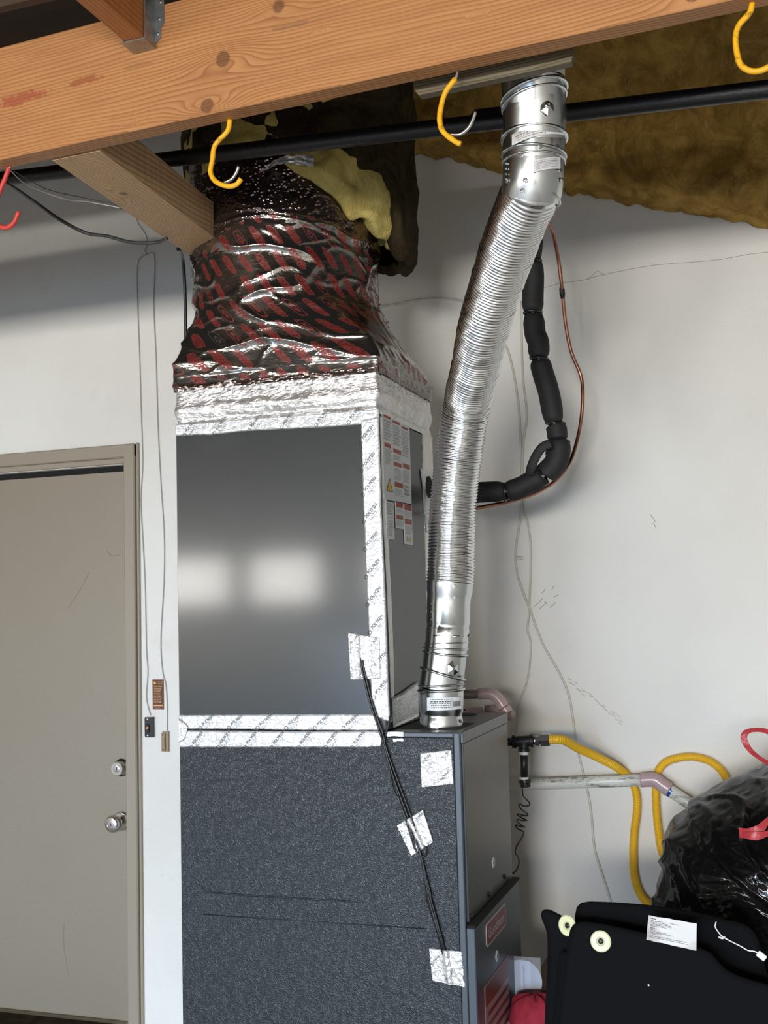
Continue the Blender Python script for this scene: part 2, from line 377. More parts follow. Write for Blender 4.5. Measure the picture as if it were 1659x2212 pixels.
# ------------------------------------------------------------------ mesh helpers
class MB:
    def __init__(s): s.v = []; s.f = []; s.uv = None

    def add(s, vs, fs):
        k = len(s.v); s.v += [tuple(v) for v in vs]; s.f += [tuple(i + k for i in f) for f in fs]; return s

    def box(s, x0, x1, y0, y1, z0, z1, b=0.0, mat=None):
        if b <= 0:
            vs = [(x, y, z) for z in (z0, z1) for y in (y0, y1) for x in (x0, x1)]
            fs = [(0, 2, 3, 1), (4, 5, 7, 6), (0, 1, 5, 4), (2, 6, 7, 3), (0, 4, 6, 2), (1, 3, 7, 5)]
        else:
            b = min(b, (x1 - x0) / 2.01, (y1 - y0) / 2.01, (z1 - z0) / 2.01)
            vs = []; idx = {}
            for ix, X in ((0, (x0, x0 + b)), (1, (x1, x1 - b))):
                for iy, Y in ((0, (y0, y0 + b)), (1, (y1, y1 - b))):
                    for iz, Z in ((0, (z0, z0 + b)), (1, (z1, z1 - b))):
                        for ax, p in (('x', (X[0], Y[1], Z[1])), ('y', (X[1], Y[0], Z[1])), ('z', (X[1], Y[1], Z[0]))):
                            idx[(ix, iy, iz, ax)] = len(vs); vs.append(p)
            g = lambda a, b_, c, ax: idx[(a, b_, c, ax)]
            fs = [(g(0, 0, 0, 'x'), g(0, 0, 1, 'x'), g(0, 1, 1, 'x'), g(0, 1, 0, 'x')), (g(1, 0, 0, 'x'), g(1, 1, 0, 'x'), g(1, 1, 1, 'x'), g(1, 0, 1, 'x')),
                  (g(0, 0, 0, 'y'), g(1, 0, 0, 'y'), g(1, 0, 1, 'y'), g(0, 0, 1, 'y')), (g(0, 1, 0, 'y'), g(0, 1, 1, 'y'), g(1, 1, 1, 'y'), g(1, 1, 0, 'y')),
                  (g(0, 0, 0, 'z'), g(0, 1, 0, 'z'), g(1, 1, 0, 'z'), g(1, 0, 0, 'z')), (g(0, 0, 1, 'z'), g(1, 0, 1, 'z'), g(1, 1, 1, 'z'), g(0, 1, 1, 'z'))]
            for a in (0, 1):
                for c in (0, 1):
                    fs.append((g(a, c, 0, 'x'), g(a, c, 1, 'x'), g(a, c, 1, 'y'), g(a, c, 0, 'y')))
                    fs.append((g(a, 0, c, 'x'), g(a, 1, c, 'x'), g(a, 1, c, 'z'), g(a, 0, c, 'z')))
                    fs.append((g(0, a, c, 'y'), g(1, a, c, 'y'), g(1, a, c, 'z'), g(0, a, c, 'z')))
                    for e in (0, 1): fs.append((g(a, c, e, 'x'), g(a, c, e, 'y'), g(a, c, e, 'z')))
        if mat is not None: vs = [tuple(mat @ Vector(v)) for v in vs]
        return s.add(vs, fs)

    def tube(s, pts, rad, seg=12, cap=True, closed=False, flat=None, up=None):
        pts = [Vector(p) for p in pts]; n = len(pts)
        if not isinstance(rad, (list, tuple)): rad = [rad] * n
        T = []
        for i in range(n):
            if closed: t = pts[(i + 1) % n] - pts[i - 1]
            else: t = pts[min(i + 1, n - 1)] - pts[max(i - 1, 0)]
            T.append(t.normalized() if t.length > 1e-9 else (T[-1] if T else Vector((0, 0, 1))))
        r0 = up or (Vector((0, 1, 0)) if abs(T[0].y) < 0.9 else Vector((1, 0, 0)))
        nrm = (r0 - T[0] * r0.dot(T[0])).normalized(); vs = []
        for i in range(n):
            nrm = (nrm - T[i] * nrm.dot(T[i])).normalized(); bi = T[i].cross(nrm)
            for k in range(seg):
                a = 2 * PI * k / seg; r = rad[i]
                if flat: q = pts[i] + nrm * (math.cos(a) * r * flat) + bi * (math.sin(a) * r)
                else: q = pts[i] + nrm * (math.cos(a) * r) + bi * (math.sin(a) * r)
                vs.append(q)
        fs = []
        for i in range(n if closed else n - 1):
            j = (i + 1) % n
            for k in range(seg):
                l = (k + 1) % seg; fs.append((i * seg + k, i * seg + l, j * seg + l, j * seg + k))
        if cap and not closed:
            fs.append(tuple(range(seg - 1, -1, -1))); fs.append(tuple((n - 1) * seg + k for k in range(seg)))
        return s.add(vs, fs)

    def grid(s, fn, nu, nv, closed_u=False):
        k = len(s.v)
        for j in range(nv + 1):
            for i in range(nu if closed_u else nu + 1): s.v.append(tuple(fn(i / nu, j / nv)))
        w_ = nu if closed_u else nu + 1
        for j in range(nv):
            for i in range(nu):
                i2 = (i + 1) % w_ if closed_u else i + 1
                s.f.append((k + j * w_ + i, k + j * w_ + i2, k + (j + 1) * w_ + i2, k + (j + 1) * w_ + i))
        return s

    def poly(s, pts, thick):  # flat polygon with thickness vector
        n = len(pts); t = Vector(thick); vs = [Vector(p) for p in pts] + [Vector(p) + t for p in pts]
        fs = [tuple(range(n)), tuple(range(2 * n - 1, n - 1, -1))] + [(i, i + n, (i + 1) % n + n, (i + 1) % n) for i in range(n)]
        return s.add(vs, fs)

    def build(s, name, mat, parent=None, smooth=False, uvs=None, angle=None, label=None):
        me = bpy.data.meshes.new(name); me.from_pydata(s.v, [], s.f); me.materials.append(MAT[mat] if isinstance(mat, str) else mat)
        if smooth: me.polygons.foreach_set('use_smooth', [True] * len(me.polygons))
        if uvs:
            l = me.uv_layers.new(name='UVMap'); dat = np.zeros(len(me.loops) * 2, dtype=np.float32); vi = np.zeros(len(me.loops), dtype=np.int32)
            me.loops.foreach_get('vertex_index', vi); ua = np.array(uvs, dtype=np.float32); dat[0::2] = ua[vi, 0]; dat[1::2] = ua[vi, 1]
            l.data.foreach_set('uv', dat)
        if angle: me.set_sharp_from_angle(angle=angle)
        me.validate(); me.update()
        return link(name, me, parent, label)


def link(name, me, parent=None, label=None):
    o = bpy.data.objects.new(name, me); COL.objects.link(o)
    if parent is not None:
        o.parent = parent
        mm = Matrix.Identity(4); q = parent
        while q is not None: mm = q.matrix_basis @ (Matrix(q.matrix_parent_inverse) if q.parent else Matrix.Identity(4)) @ mm if False else mm; q = q.parent
        o.matrix_parent_inverse = WM[parent.name].inverted()
    WM[o.name] = Matrix.Identity(4)
    if label: o['label'] = label
    return o


WM = {}


def thing(name, loc, label, cat, group=None):
    o = bpy.data.objects.new(name, None); COL.objects.link(o); o.location = loc; o.empty_display_size = 0.05
    WM[o.name] = Matrix.Translation(Vector(loc)); tag(o, label, cat, group); return o


def tag(o, label=None, cat=None, group=None, kind=None):
    if label: o['label'] = label
    if cat: o['category'] = cat
    if group: o['group'] = group
    if kind: o['kind'] = kind
    return o


def spline(pts, n=8):
    pts = [Vector(p) for p in pts]; out = []
    q = [pts[0] * 2 - pts[1]] + pts + [pts[-1] * 2 - pts[-2]]
    for i in range(1, len(q) - 2):
        for k in range(n):
            t = k / n; p0, p1, p2, p3 = q[i - 1:i + 3]
            out.append(0.5 * ((2 * p1) + (p2 - p0) * t + (2 * p0 - 5 * p1 + 4 * p2 - p3) * t * t + (3 * p1 - p0 - 3 * p2 + p3) * t ** 3))
    out.append(pts[-1]); return out


def resample(pts, step):
    pts = [Vector(p) for p in pts]; out = [pts[0]]; acc = 0.0; S_ = [0.0]
    for a, b in zip(pts, pts[1:]): S_.append(S_[-1] + (b - a).length)
    L = S_[-1]; n = max(2, int(L / step)); j = 0
    for i in range(1, n + 1):
        t = L * i / n
        while j < len(S_) - 2 and S_[j + 1] < t: j += 1
        d = S_[j + 1] - S_[j]; out.append(pts[j].lerp(pts[j + 1], (t - S_[j]) / d if d > 0 else 0))
    return out, L


_TC = {}


def glyphs(txt, bold=False, align='LEFT'):
    k = (txt, align)
    if k in _TC: return _TC[k]
    cu = bpy.data.curves.new('t', 'FONT'); cu.body = txt; cu.size = 1.0; cu.resolution_u = 2; cu.align_x = align; cu.offset = 0.012 if bold else 0.0
    ob = bpy.data.objects.new('t', cu); COL.objects.link(ob)
    dg = bpy.context.evaluated_depsgraph_get(); me = bpy.data.meshes.new_from_object(ob.evaluated_get(dg))
    r = ([tuple(v.co) for v in me.vertices], [tuple(p.vertices) for p in me.polygons])
    bpy.data.objects.remove(ob); bpy.data.curves.remove(cu); bpy.data.meshes.remove(me)
    _TC[k] = r; return r


def put_text(mb, txt, o, u, v, size, sx=1.0, bold=False, align='LEFT'):
    vs, fs = glyphs(txt, bold, align); o = Vector(o); u = Vector(u).normalized(); v = Vector(v).normalized()
    mb.add([o + u * (x * size * sx) + v * (y * size) for x, y, _ in vs], fs)


def ring(mb, c, ax, R, r, seg=40, rs=8, flat=1.0):
    ax = Vector(ax).normalized(); a = ax.cross(Vector((0.1, 1, 0.05))).normalized(); b = ax.cross(a)
    vs = []; fs = []
    for i in range(seg):
        t = 2 * PI * i / seg; d = a * math.cos(t) + b * math.sin(t)
        for k in range(rs):
            q = 2 * PI * k / rs; vs.append(Vector(c) + d * (R + r * math.cos(q)) + ax * (r * flat * math.sin(q)))
    for i in range(seg):
        for k in range(rs):
            fs.append((i * rs + k, i * rs + (k + 1) % rs, ((i + 1) % seg) * rs + (k + 1) % rs, ((i + 1) % seg) * rs + k))
    mb.add(vs, fs)


def lathe(mb, prof, c, ax, seg=24, ref=None):
    """prof: list of (radius, height along ax)."""
    ax = Vector(ax).normalized(); a = ax.cross(ref or (Vector((0, 0, 1)) if abs(ax.z) < .9 else Vector((0, 1, 0)))).normalized(); b = ax.cross(a); c = Vector(c)
    vs = []; fs = []; n = len(prof)
    for (r, h) in prof:
        for k in range(seg):
            t = 2 * PI * k / seg; vs.append(c + ax * h + (a * math.cos(t) + b * math.sin(t)) * max(r, 1e-5))
    for i in range(n - 1):
        for k in range(seg):
            l = (k + 1) % seg; fs.append((i * seg + k, i * seg + l, (i + 1) * seg + l, (i + 1) * seg + k))
    fs.append(tuple(range(seg))); fs.append(tuple((n - 1) * seg + k for k in range(seg - 1, -1, -1)))
    mb.add(vs, fs)


WY = 3.66        # the back wall's face
F0 = 2.55        # near face of furnace and coil cabinet
FX1 = -0.694     # furnace side with the service doors
FZ = 1.186       # furnace top
FB = 3.02        # furnace far side
CX0, CX1, CB = -1.428, -0.875, 2.998
CZ1 = 1.945
# ------------------------------------------------------------------ the setting
DX1 = P(276, 1500, WY).x; DX0 = DX1 - 0.84; DZ1 = P(269, 1003, WY).z
b = MB()
b.box(-7.3, DX0, WY, WY + .12, 0, 5.2); b.box(DX1, 1.9, WY, WY + .12, 0, 5.2); b.box(DX0, DX1, WY, WY + .12, DZ1, 5.2)
wall = b.build('wall_back', 'wall'); wall['kind'] = 'structure'
for nm, bx in (('wall_left', (-7.42, -7.3, -4.6, 3.78, 0, 5.2)), ('wall_right', (1.9, 2.02, -4.6, 3.78, 0, 5.2))):
    o = MB().box(*bx).build(nm, 'dim'); o['kind'] = 'structure'
# far wall behind the camera: a garage door raised a little, with two windows and openings for the three added lights
b = MB(); y0, y1 = -4.6, -4.48
for (a0, a1, z0, z1) in [(-7.3, -6.75, 0, 1.3), (.75, 1.9, 0, 1.3), (-7.3, 1.9, 1.3, 1.53), (-7.3, 1.9, 1.99, 5.2)] + [(p_, q_, 1.53, 1.99) for p_, q_ in ((-7.3, -6.62), (-4.78, -4.57), (-3.87, -3.37), (-2.13, -1.97), (-.73, -.57), (.67, 1.9))]:
    b.box(a0, a1, y0, y1, z0, z1)
o = b.build('wall_rear', 'dim'); o['kind'] = 'structure'
o = MB().box(-12, 8, -14, 3.78, -.1, 0).build('floor', 'concrete'); o['kind'] = 'structure'
o = MB().box(-7.42, 2.02, -4.7, 3.78, 3.55, 3.65).build('ceiling', 'roof'); o['kind'] = 'structure'
o = MB().box(-7.3, 1.9, -4.48, 1.84, 2.748, 2.77).box(-7.3, -1.16, 1.80, 1.82, 2.688, 2.748).box(-1.09, 1.9, 1.80, 1.82, 2.688, 2.748).build('light_block_deck', 'roof'); o['kind'] = 'structure'  # unseen deck and blocking, added to stop light passing over the beam

# plaster cracks (thin hollows drawn as hairline grooves on the wall)
def wall_line(name, pts, r, mat, parent, off=0.0004):
    q = spline([P(x, y, WY) - Vector((0, off, 0)) for x, y in pts], 4); return MB().tube(q, r, 5).build(name, mat, parent)


MAT['crack'] = M('crack_grey', sr(138, 134, 126), .9).m
wall_line('crack', [(1175, 622), (1210, 612), (1260, 605), (1300, 594), (1360, 582), (1420, 572), (1500, 566), (1560, 560), (1620, 549), (1680, 543)], .0007, 'crack', wall)
wall_line('crack', [(1270, 604), (1282, 592), (1290, 586), (1300, 590), (1308, 596)], .0006, 'crack', wall)
for k, (xa, ya, xb, yb) in enumerate(((1170, 1282, 1178, 1272), (1190, 1275, 1196, 1266), (1155, 1310, 1172, 1292), (1164, 1316, 1180, 1302), (1188, 1312, 1200, 1302), (1178, 1300, 1182, 1308), (1196, 1290, 1206, 1284), (1405, 1112, 1416, 1128), (1410, 1130, 1417, 1140))):
    wall_line('scuff', [(xa, ya), ((xa + xb) / 2 + 1, (ya + yb) / 2), (xb, yb)], .0009, 'crack', wall)
for k in range(26):
    t = k / 25; xx = 1228 + t * 112 + random.uniform(-4, 4); yy = 1468 + t * 88 + random.uniform(-7, 7); wall_line('scuff', [(xx, yy), (xx + 4, yy + 3 + random.uniform(0, 2)), (xx + 8, yy + 5)], .0011, M('scuff_tone', sr(188, 180, 160), .9).m if k == 0 else bpy.data.materials['scuff_tone'], wall)

# door, frame and casing
DYF = WY + .035
d = MB().box(DX0 + .004, DX1 - .003, DYF, DYF + .04, .005, P(269, 1008.5, DYF).z, .002).build('door_1', 'door'); tag(d, kind='structure')
t1 = bpy.data.objects.new('trim_1', None); COL.objects.link(t1); t1.location = (DX1, WY, 0); WM['trim_1'] = Matrix.Translation((DX1, WY, 0)); t1['kind'] = 'structure'
cxo = P(294, 1500, WY - .02).x
czo = P(150, 969, WY - .02).z
cwi = DX1 + .001
zin = P(150, 997, WY - .02).z
MB().box(cwi, cxo, WY - .022, WY + .001, 0, czo, .004).build('side_casing', 'trim', t1)
MB().box(cxo, cxo + .012, WY - .010, WY + .001, 0, czo + .004, .003).build('backband', 'trim', t1)
MB().box(DX0 - .07, cxo, WY - .0225, WY + .001, zin, czo, .004).build('head_casing', 'trim', t1)
MB().box(DX0 - .07, cwi, WY - .012, WY + .03, zin - .022, zin, .003).build('head_stop', 'trim', t1)
MB().box(DX0, DX1, DYF - .004, DYF + .09, zin - .045, zin - .02).build('head_gap', 'gap', t1)
MB().box(DX0 - .02, DX1 + .02, DYF + .045, DYF + .10, 0, zin).build('door_stop', 'gap', t1)
MB().box(DX0 - .02, DX1 + .02, WY - .01, DYF + .06, 0, .004, .001).build('threshold', 'trim', t1)


o = MB().box(DX0 - .1, DX1 - .06, 3.02, WY - .012, 0, .012, .003).build('door_mat', 'jacket'); tag(o, 'dark worn door mat on the floor against the grey-beige door', 'mat')


def scratch(pts, parent, Y, r, mat): MB().tube(spline([P(x, y, Y) for x, y in pts], 4), r, 4).build('scratch', mat, parent)


MAT['scratch'] = M('scratch_tone', sr(112, 104, 92), .7).m
scratch([(230, 1190), (240, 1200), (250, 1201), (257, 1199)], d, DYF - .0003, .0008, 'scratch')
scratch([(192, 1236), (180, 1262), (163, 1290), (147, 1314)], d, DYF - .0003, .0006, 'scratch')
scratch([(139, 1993), (137, 2020), (140, 2060), (149, 2112)], d, DYF - .0003, .0008, 'scratch')
scratch([(74, 2127), (68, 2138)], d, DYF - .0003, .0008, 'scratch')
# deadbolt
c = P(263, 1658, DYF); q = MB()
lathe(q, [(.031, 0), (.033, .004), (.029, .008), (.0255, .010), (.0255, .030), (.0235, .034), (.012, .034), (.012, .036), (.009, .0365)], c, (0, -1, 0), 32)
db = q.build('deadbolt', 'chrome', d, True, angle=.6); q = MB(); cc = c + Vector((0, -.037, 0)); q.box(cc.x - .0012, cc.x + .0012, cc.y - .0004, cc.y + .001, cc.z - .006, cc.z + .006); q.build('keyway', 'gap', db)
c = P(264, 1773, DYF); q = MB()
lathe(q, [(.033, 0), (.034, .004), (.030, .009), (.014, .013), (.012, .030), (.016, .036), (.027, .044), (.0315, .056), (.0305, .068), (.024, .077), (.016, .079), (.0155, .077), (.008, .0775)], c, (0, -1, 0), 36)
db = q.build('door_knob', 'chrome', d, True, angle=.6); q = MB(); cc = c + Vector((0, -.078, 0)); q.box(cc.x - .001, cc.x + .001, cc.y - .0006, cc.y + .001, cc.z - .005, cc.z + .005); q.build('keyway', 'gap', db)

# ------------------------------------------------------------------ beam, joists, hanger, plank
BZ = 2.44
fl0 = Vector((-1.491, 1.931, BZ)); fl1 = Vector((-0.012, 1.843, BZ)); dr_ = (fl1 - fl0).normalized()
ang = math.atan2(dr_.y, dr_.x)
mat_ = Matrix.Translation(fl0) @ Matrix.Rotation(ang, 4, 'Z')
bm_ = MB().box(-5.7, 2.9, 0, .045, 0, .246, .002, mat_).build('ceiling_beam', 'beam')
tag(bm_, 'long orange fir beam with knots and vinyl hooks screwed under it', 'beam')
bth = lambda x: fl0.y + (x - fl0.x) * math.tan(ang)
# joist from the beam to the wall
ja, jb, jc, jd = (-1.394, 1.978), (-1.273, 1.972), (-1.313, 2.555), (-1.443, 2.700)
o = MB().poly([(x_, y_, BZ) for x_, y_ in (ja, jb, jc, jd)], (0, 0, .092)).build('ceiling_joist', 'joist')
tag(o, 'rough dusty joist running from the long beam back to the wrapped duct', 'joist')
# joist on the near side in its hanger
hx = -1.123; y1_ = bth(hx) - .002
o = MB().box(hx - .026, hx + .018, .75, y1_, 2.6, 2.745, .002).build('ceiling_joist', 'joist_dark')
tag(o, 'brown joist seated in a steel hanger on the near face of the long beam', 'joist')
h = thing('joist_hanger', (hx, y1_, 2.6), 'galvanised steel joist hanger screwed to the long wooden beam', 'bracket')
q = MB(); q.box(hx - .030, hx + .022, y1_ - .045, y1_ + .001, 2.5965, 2.599)
q.box(hx + .0195, hx + .022, y1_ - .042, y1_ + .001, 2.5985, 2.70); q.box(hx - .030, hx - .0275, y1_ - .042, y1_ + .001, 2.5985, 2.70)
q.build('seat', 'bracket', h)
q = MB(); q.poly([(hx + .020, y1_ - .001, 2.607), (hx + .034, y1_ - .001, 2.617), (hx + .034, y1_ - .001, 2.637), (hx + .042, y1_ - .001, 2.645), (hx + .042, y1_ - .001, 2.70), (hx + .020, y1_ - .001, 2.70)], (0, -.002, 0)); q.build('flange', 'bracket', h)
for (dx, z) in ((.034, 2.69), (.031, 2.655), (.027, 2.625)):
    q = MB(); lathe(q, [(.0032, 0), (.0036, .001), (.0018, .0025)], (hx + dx, y1_ - .003, z), (0, -1, 0), 10); q.build('nail', 'screw', h)
# plank behind the beam the vent pipe passes
a_ = P(893, 192, 1.965); b_ = P(1237, 117, 1.945)
q = MB(); n_ = 18; vs = []
u_ = (b_ - a_)
q.poly([a_ + Vector((.004, 0, .035)), a_, P(905, 206, 1.965), P(1000, 186, 1.96), P(1120, 160, 1.955), P(1234, 134, 1.945), P(1238, 112, 1.945), b_ + Vector((0, 0, .035))], (0, .019, 0))
o = q.build('plank', 'plank'); tag(o, 'short weathered grey plank along the far side of the long beam, touching the vent pipe', 'plank')

# ------------------------------------------------------------------ hooks
def hook(label, main, tip, mat, entry=None, r=.0050, group='vinyl coated garage hooks under the beam'):
    e = PZ(*(entry or main[0]), BZ); t = thing('garage_hook', e, label, 'hook', group); Y = e.y
    pts = [P(x, y, Y) for x, y in main]
    if entry: pts = pts
    q = MB(); sp = spline(pts, 6); sp = [sp[0]] + sp[1:]
    q.tube(sp, [r * (1 + .12 * nz(p.x * 90, p.z * 90, 3)) for p in sp], 10); q.build('coating', mat, t, True)
    q = MB(); st = [e + Vector((0, 0, .003)), e + Vector((0, 0, -.004)), pts[0], pts[1]]; q.tube(st, .0030, 8); q.build('shank', 'screw', t, True)
    if tip:
        q = MB(); sp = spline([P(x, y, Y + .004) for x, y in tip], 6); q.tube(sp, .0032, 8); q.build('steel_tip', 'screw', t, True)


hook('yellow garage hook in front of the wrapped duct with its steel tip peeling out', [(497, 259), (491, 284), (465, 313), (459, 345), (455, 372), (466, 392), (490, 402), (510, 399), (521, 386)], [(484, 395), (500, 387), (510, 373), (515, 359)], 'vinyl')
hook('yellow garage hook with a bare curved steel tip beside the vent pipe', [(984, 170), (962, 200), (952, 235), (950, 262), (957, 284), (974, 299), (987, 308), (995, 311)], [(972, 291), (994, 290), (1011, 277), (1021, 259), (1027, 241)], 'vinyl', (988, 153))
hook('yellow garage hook hanging before the brown insulation', [(1625, 7), (1619, 28), (1596, 55), (1589, 82), (1592, 115), (1600, 140), (1620, 153), (1645, 152), (1672, 138)], None, 'vinyl')
hook('red garage hook at the low end of the beam by the grey cable', [(20, 362), (10, 388), (-2, 418), (-9, 445), (-10, 466), (-3, 486), (14, 492), (30, 481), (41, 457)], None, 'vinyl_red')

# ------------------------------------------------------------------ black pipe along the wall
PY = 2.42
pa, pb = P(-40, 392, PY), P(1720, 186, PY - .10); q = MB(); u_ = (pb - pa)
pp = thing('drain_pipe', pa.lerp(pb, .5), 'long black dusty pipe crossing between the beam and the wall', 'pipe')
q.tube([pa.lerp(pb, t / 40) for t in range(41)], .0190, 16); q.build('pipe', 'blackpipe', pp, True)
pc = P(1060, 257, PY - .06); q = MB(); uu = u_.normalized()
q.tube([pc - uu * .035, pc - uu * .035, pc + uu * .03, pc + uu * .03], [.018, .024, .024, .018], 16); q.build('coupling', 'blackpipe', pp, True, angle=.6)

# ------------------------------------------------------------------ fibreglass batts on the upper wall
def batt(name, edge, ytop, label, dark=0, seed=0.0):
    q = MB(); n = 90; mv = 46
    es = []
    for i in range(len(edge) - 1):
        for k in range(10): t = k / 10; es.append((edge[i][0] * (1 - t) + edge[i + 1][0] * t, edge[i][1] * (1 - t) + edge[i + 1][1] * t))
    es.append(edge[-1])
    def fn(u, v):
        i = u * (len(es) - 1); i0 = min(int(i), len(es) - 2); t = i - i0
        px = es[i0][0] * (1 - t) + es[i0 + 1][0] * t; py = es[i0][1] * (1 - t) + es[i0 + 1][1] * t
        e = P(px, py, WY - .10)
        h = v * 1.0
        if v < .12:  # rounded belly
            a = v / .12 * PI / 2; y = WY - .006 - .13 * math.sin(a); z = e.z + .035 * (1 - math.cos(a)) - .012
        else:
            s_ = (v - .12) / .88; y = WY - .136 - .42 * s_ ** 2.2; z = e.z + .035 + s_ * (3.50 - e.z)
        k = turb(e.x * 5 + seed, z * 5, 1.3, 4); y -= (.045 * k + .05 * turb(e.x * 2.2 + seed, z * 3, 7, 2)) * min(1, v * 8); z += .012 * turb(e.x * 22 + seed, v * 6, 4, 4)
        return (e.x, min(y, WY - .003), z)
    q.grid(fn, n, mv); o = q.build(name, 'batt', smooth=True); tag(o, label, 'insulation'); return o


batt('insulation_batt', [(1215, 392), (1260, 392), (1330, 410), (1400, 422), (1480, 434), (1560, 444), (1600, 455), (1659, 466), (1760, 486)], 0, 'sagging brown fibreglass batt on the wall beyond the vent pipe', seed=2.0)
batt('insulation_batt', [(560, 300), (640, 296), (760, 296), (880, 306), (960, 316), (1040, 338), (1100, 350), (1180, 372), (1212, 386)], 0, 'shadowed fibreglass batt between the wrapped duct and the vent pipe', seed=9.0)

# ------------------------------------------------------------------ furnace
FX0 = -1.428
fu = thing('furnace', ((FX0 + FX1) / 2, (F0 + FB) / 2, .32), 'dark grey steel furnace standing under the coil cabinet, service doors on its side', 'furnace')
o = MB().box(FX0 - .03, FX1 + .02, F0 + .02, FB + .02, 0, .318, .004).build('furnace_platform', 'dim'); tag(o, 'low plastered platform carrying the furnace', 'platform')
MB().box(FX0, FX1 - .006, F0 + .004, FB, .32, FZ - .004, .003).build('case', 'cab', fu)
q = MB(); q.box(FX0 + .001, FX1 - .019, F0 - .0005, F0 + .006, .322, FZ - .012, .002); q.build('side_panel', 'emboss', fu)
q = MB(); q.box(FX1 - .019, FX1 - .004, F0 - .003, F0 + .01, .32, FZ - .001, .002); q.box(-.872, FX1 - .019, F0 - .003, F0 + .01, FZ - .012, FZ - .001, .002); q.build('corner_frame', 'cabdoor', fu)
# embossed rib of the side panel
q = MB(); q.tube(spline([P(434, 1912, F0 - .001), P(440, 1922, F0 - .001), P(460, 1928, F0 - .001), P(600, 1938, F0 - .001), P(760, 1947, F0 - .001), P(778, 1946, F0 - .001)], 6), .0022, 6); q.build('pressed_rib', 'emboss', fu, True)
q = MB(); q.tube([P(440, 1975, F0 - .0005), P(600, 1986, F0 - .0005), P(920, 2006, F0 - .0005)], .0016, 6); q.build('pressed_rib', 'emboss', fu, True)
# top cover with lip on the service side
q = MB(); q.box(FX0 + .002, FX1, F0 - .001, FB, FZ - .004, FZ, .001); q.build('top_cover', 'cab', fu)
lipz = PX(1094, 1559.4, FX1).z
q = MB(); q.box(FX1 - .004, FX1 + .0025, F0 + .004, FB, lipz - .002, FZ, .001); q.build('top_lip', 'cab', fu)
# flue opening and knockouts
fc = Vector((-.788, 2.672, FZ))
q = MB(); q.box(-.862, -.715, 2.605, 2.75, FZ, FZ + .0012); q.build('flue_opening', 'gap', fu)
q = MB(); kc = PZ(1003, 1544, FZ); lathe(q, [(.034, 0), (.034, .0014)], kc, (0, 0, 1), 24); q.build('knockout_hole', 'gap', fu)
for (x, y, mt, rr) in ((950, 1577, 'gap', .0045), (960, 1567, 'screw', .003), (1001, 1535, 'gap', .006)):
    q = MB(); lathe(q, [(rr, 0), (rr, .003), (rr * .5, .005)], PZ(x, y, FZ + .001), (0, 0, 1), 10); q.build('screw', mt, fu)
# upper service door and lower service door
zs = PX(1107.5, 1900, FX1).z
q = MB(); q.box(FX1 - .006, FX1 + .0005, F0 + .013, FB - .002, zs + .01, lipz - .003, .0015); ud = q.build('service_door', 'cab', fu, label='upper plain grey service door')
q = MB(); q.box(FX1 - .004, FX1 + .016, F0 + .001, FB + .004, .325, zs, .002); ld = q.build('service_door', 'cabdoor', fu, label='lower service door with the red badge')
q = MB(); q.box(FX1 - .002, FX1 + .018, F0 + .001, FB + .004, zs, zs + .007, .001); q.build('door_ledge', 'gap', fu)
LX = FX1 + .0165
for (x, y, X, par) in ((1065, 1863, FX1 + .001, ud), (1073, 2065, LX, ld)):
    c = PX(x, y, X); q = MB(); lathe(q, [(.0135, 0), (.0135, .0015), (.011, .003)], c, (1, 0, 0), 24); kq = q.build('knockout_plug', 'badge_white', par)
    q = MB(); q.box(c.x + .003, c.x + .0036, c.y - .009, c.y + .001, c.z - .0012, c.z + .0012); q.build('slot', 'gap', kq)
for (x, y) in ((1017, 1979), (1056, 1932), (1090, 1893)):
    q = MB(); lathe(q, [(.006, 0), (.006, .003), (.004, .0045)], PX(x, y, FX1 + .001), (1, 0, 0), 8); q.build('screw', 'black', fu)
# badge with lettering on the lower door
c1 = PX(1049, 2004, LX); c2 = PX(1091, 1948, LX); c3 = PX(1053, 2044, LX)
ya, yb_ = c1.y, c2.y; zt = (c1.z + c2.z) / 2 + .003; zb_ = c3.z - .002


def rrect(y0, y1, z0, z1, r, X, n=5):
    pts = []
    for (cy, cz, a0) in ((y1 - r, z1 - r, 0), (y0 + r, z1 - r, PI / 2), (y0 + r, z0 + r, PI), (y1 - r, z0 + r, 1.5 * PI)):
        for k in range(n + 1): a = a0 + PI / 2 * k / n; pts.append((X, cy + r * math.cos(a), cz + r * math.sin(a)))
    return pts


q = MB(); q.poly(rrect(ya, yb_, zb_, zt, .012, LX), (.0012, 0, 0)); bd = q.build('badge', 'badge_white', ld)
q = MB(); q.poly(rrect(ya + .004, yb_ - .004, zb_ + .004, zt - .004, .009, LX + .0012), (.0004, 0, 0)); q.build('badge_field', 'badge', bd) if False else None
bf = MB().poly(rrect(ya + .004, yb_ - .004, zb_ + .004, zt - .004, .009, LX + .0012), (.0004, 0, 0)); bf = bf.build('badge_field', 'badge', bd)
q = MB(); hgt = zt - zb_; wd = yb_ - ya
put_text(q, 'Goodman', (LX + .0018, ya + wd * .08, zb_ + hgt * .30), (0, 1, 0), (0, 0, 1), hgt * .60, (wd * .84) / (hgt * .60 * 4.18), True)
q.build('lettering', 'badge_white', bd)
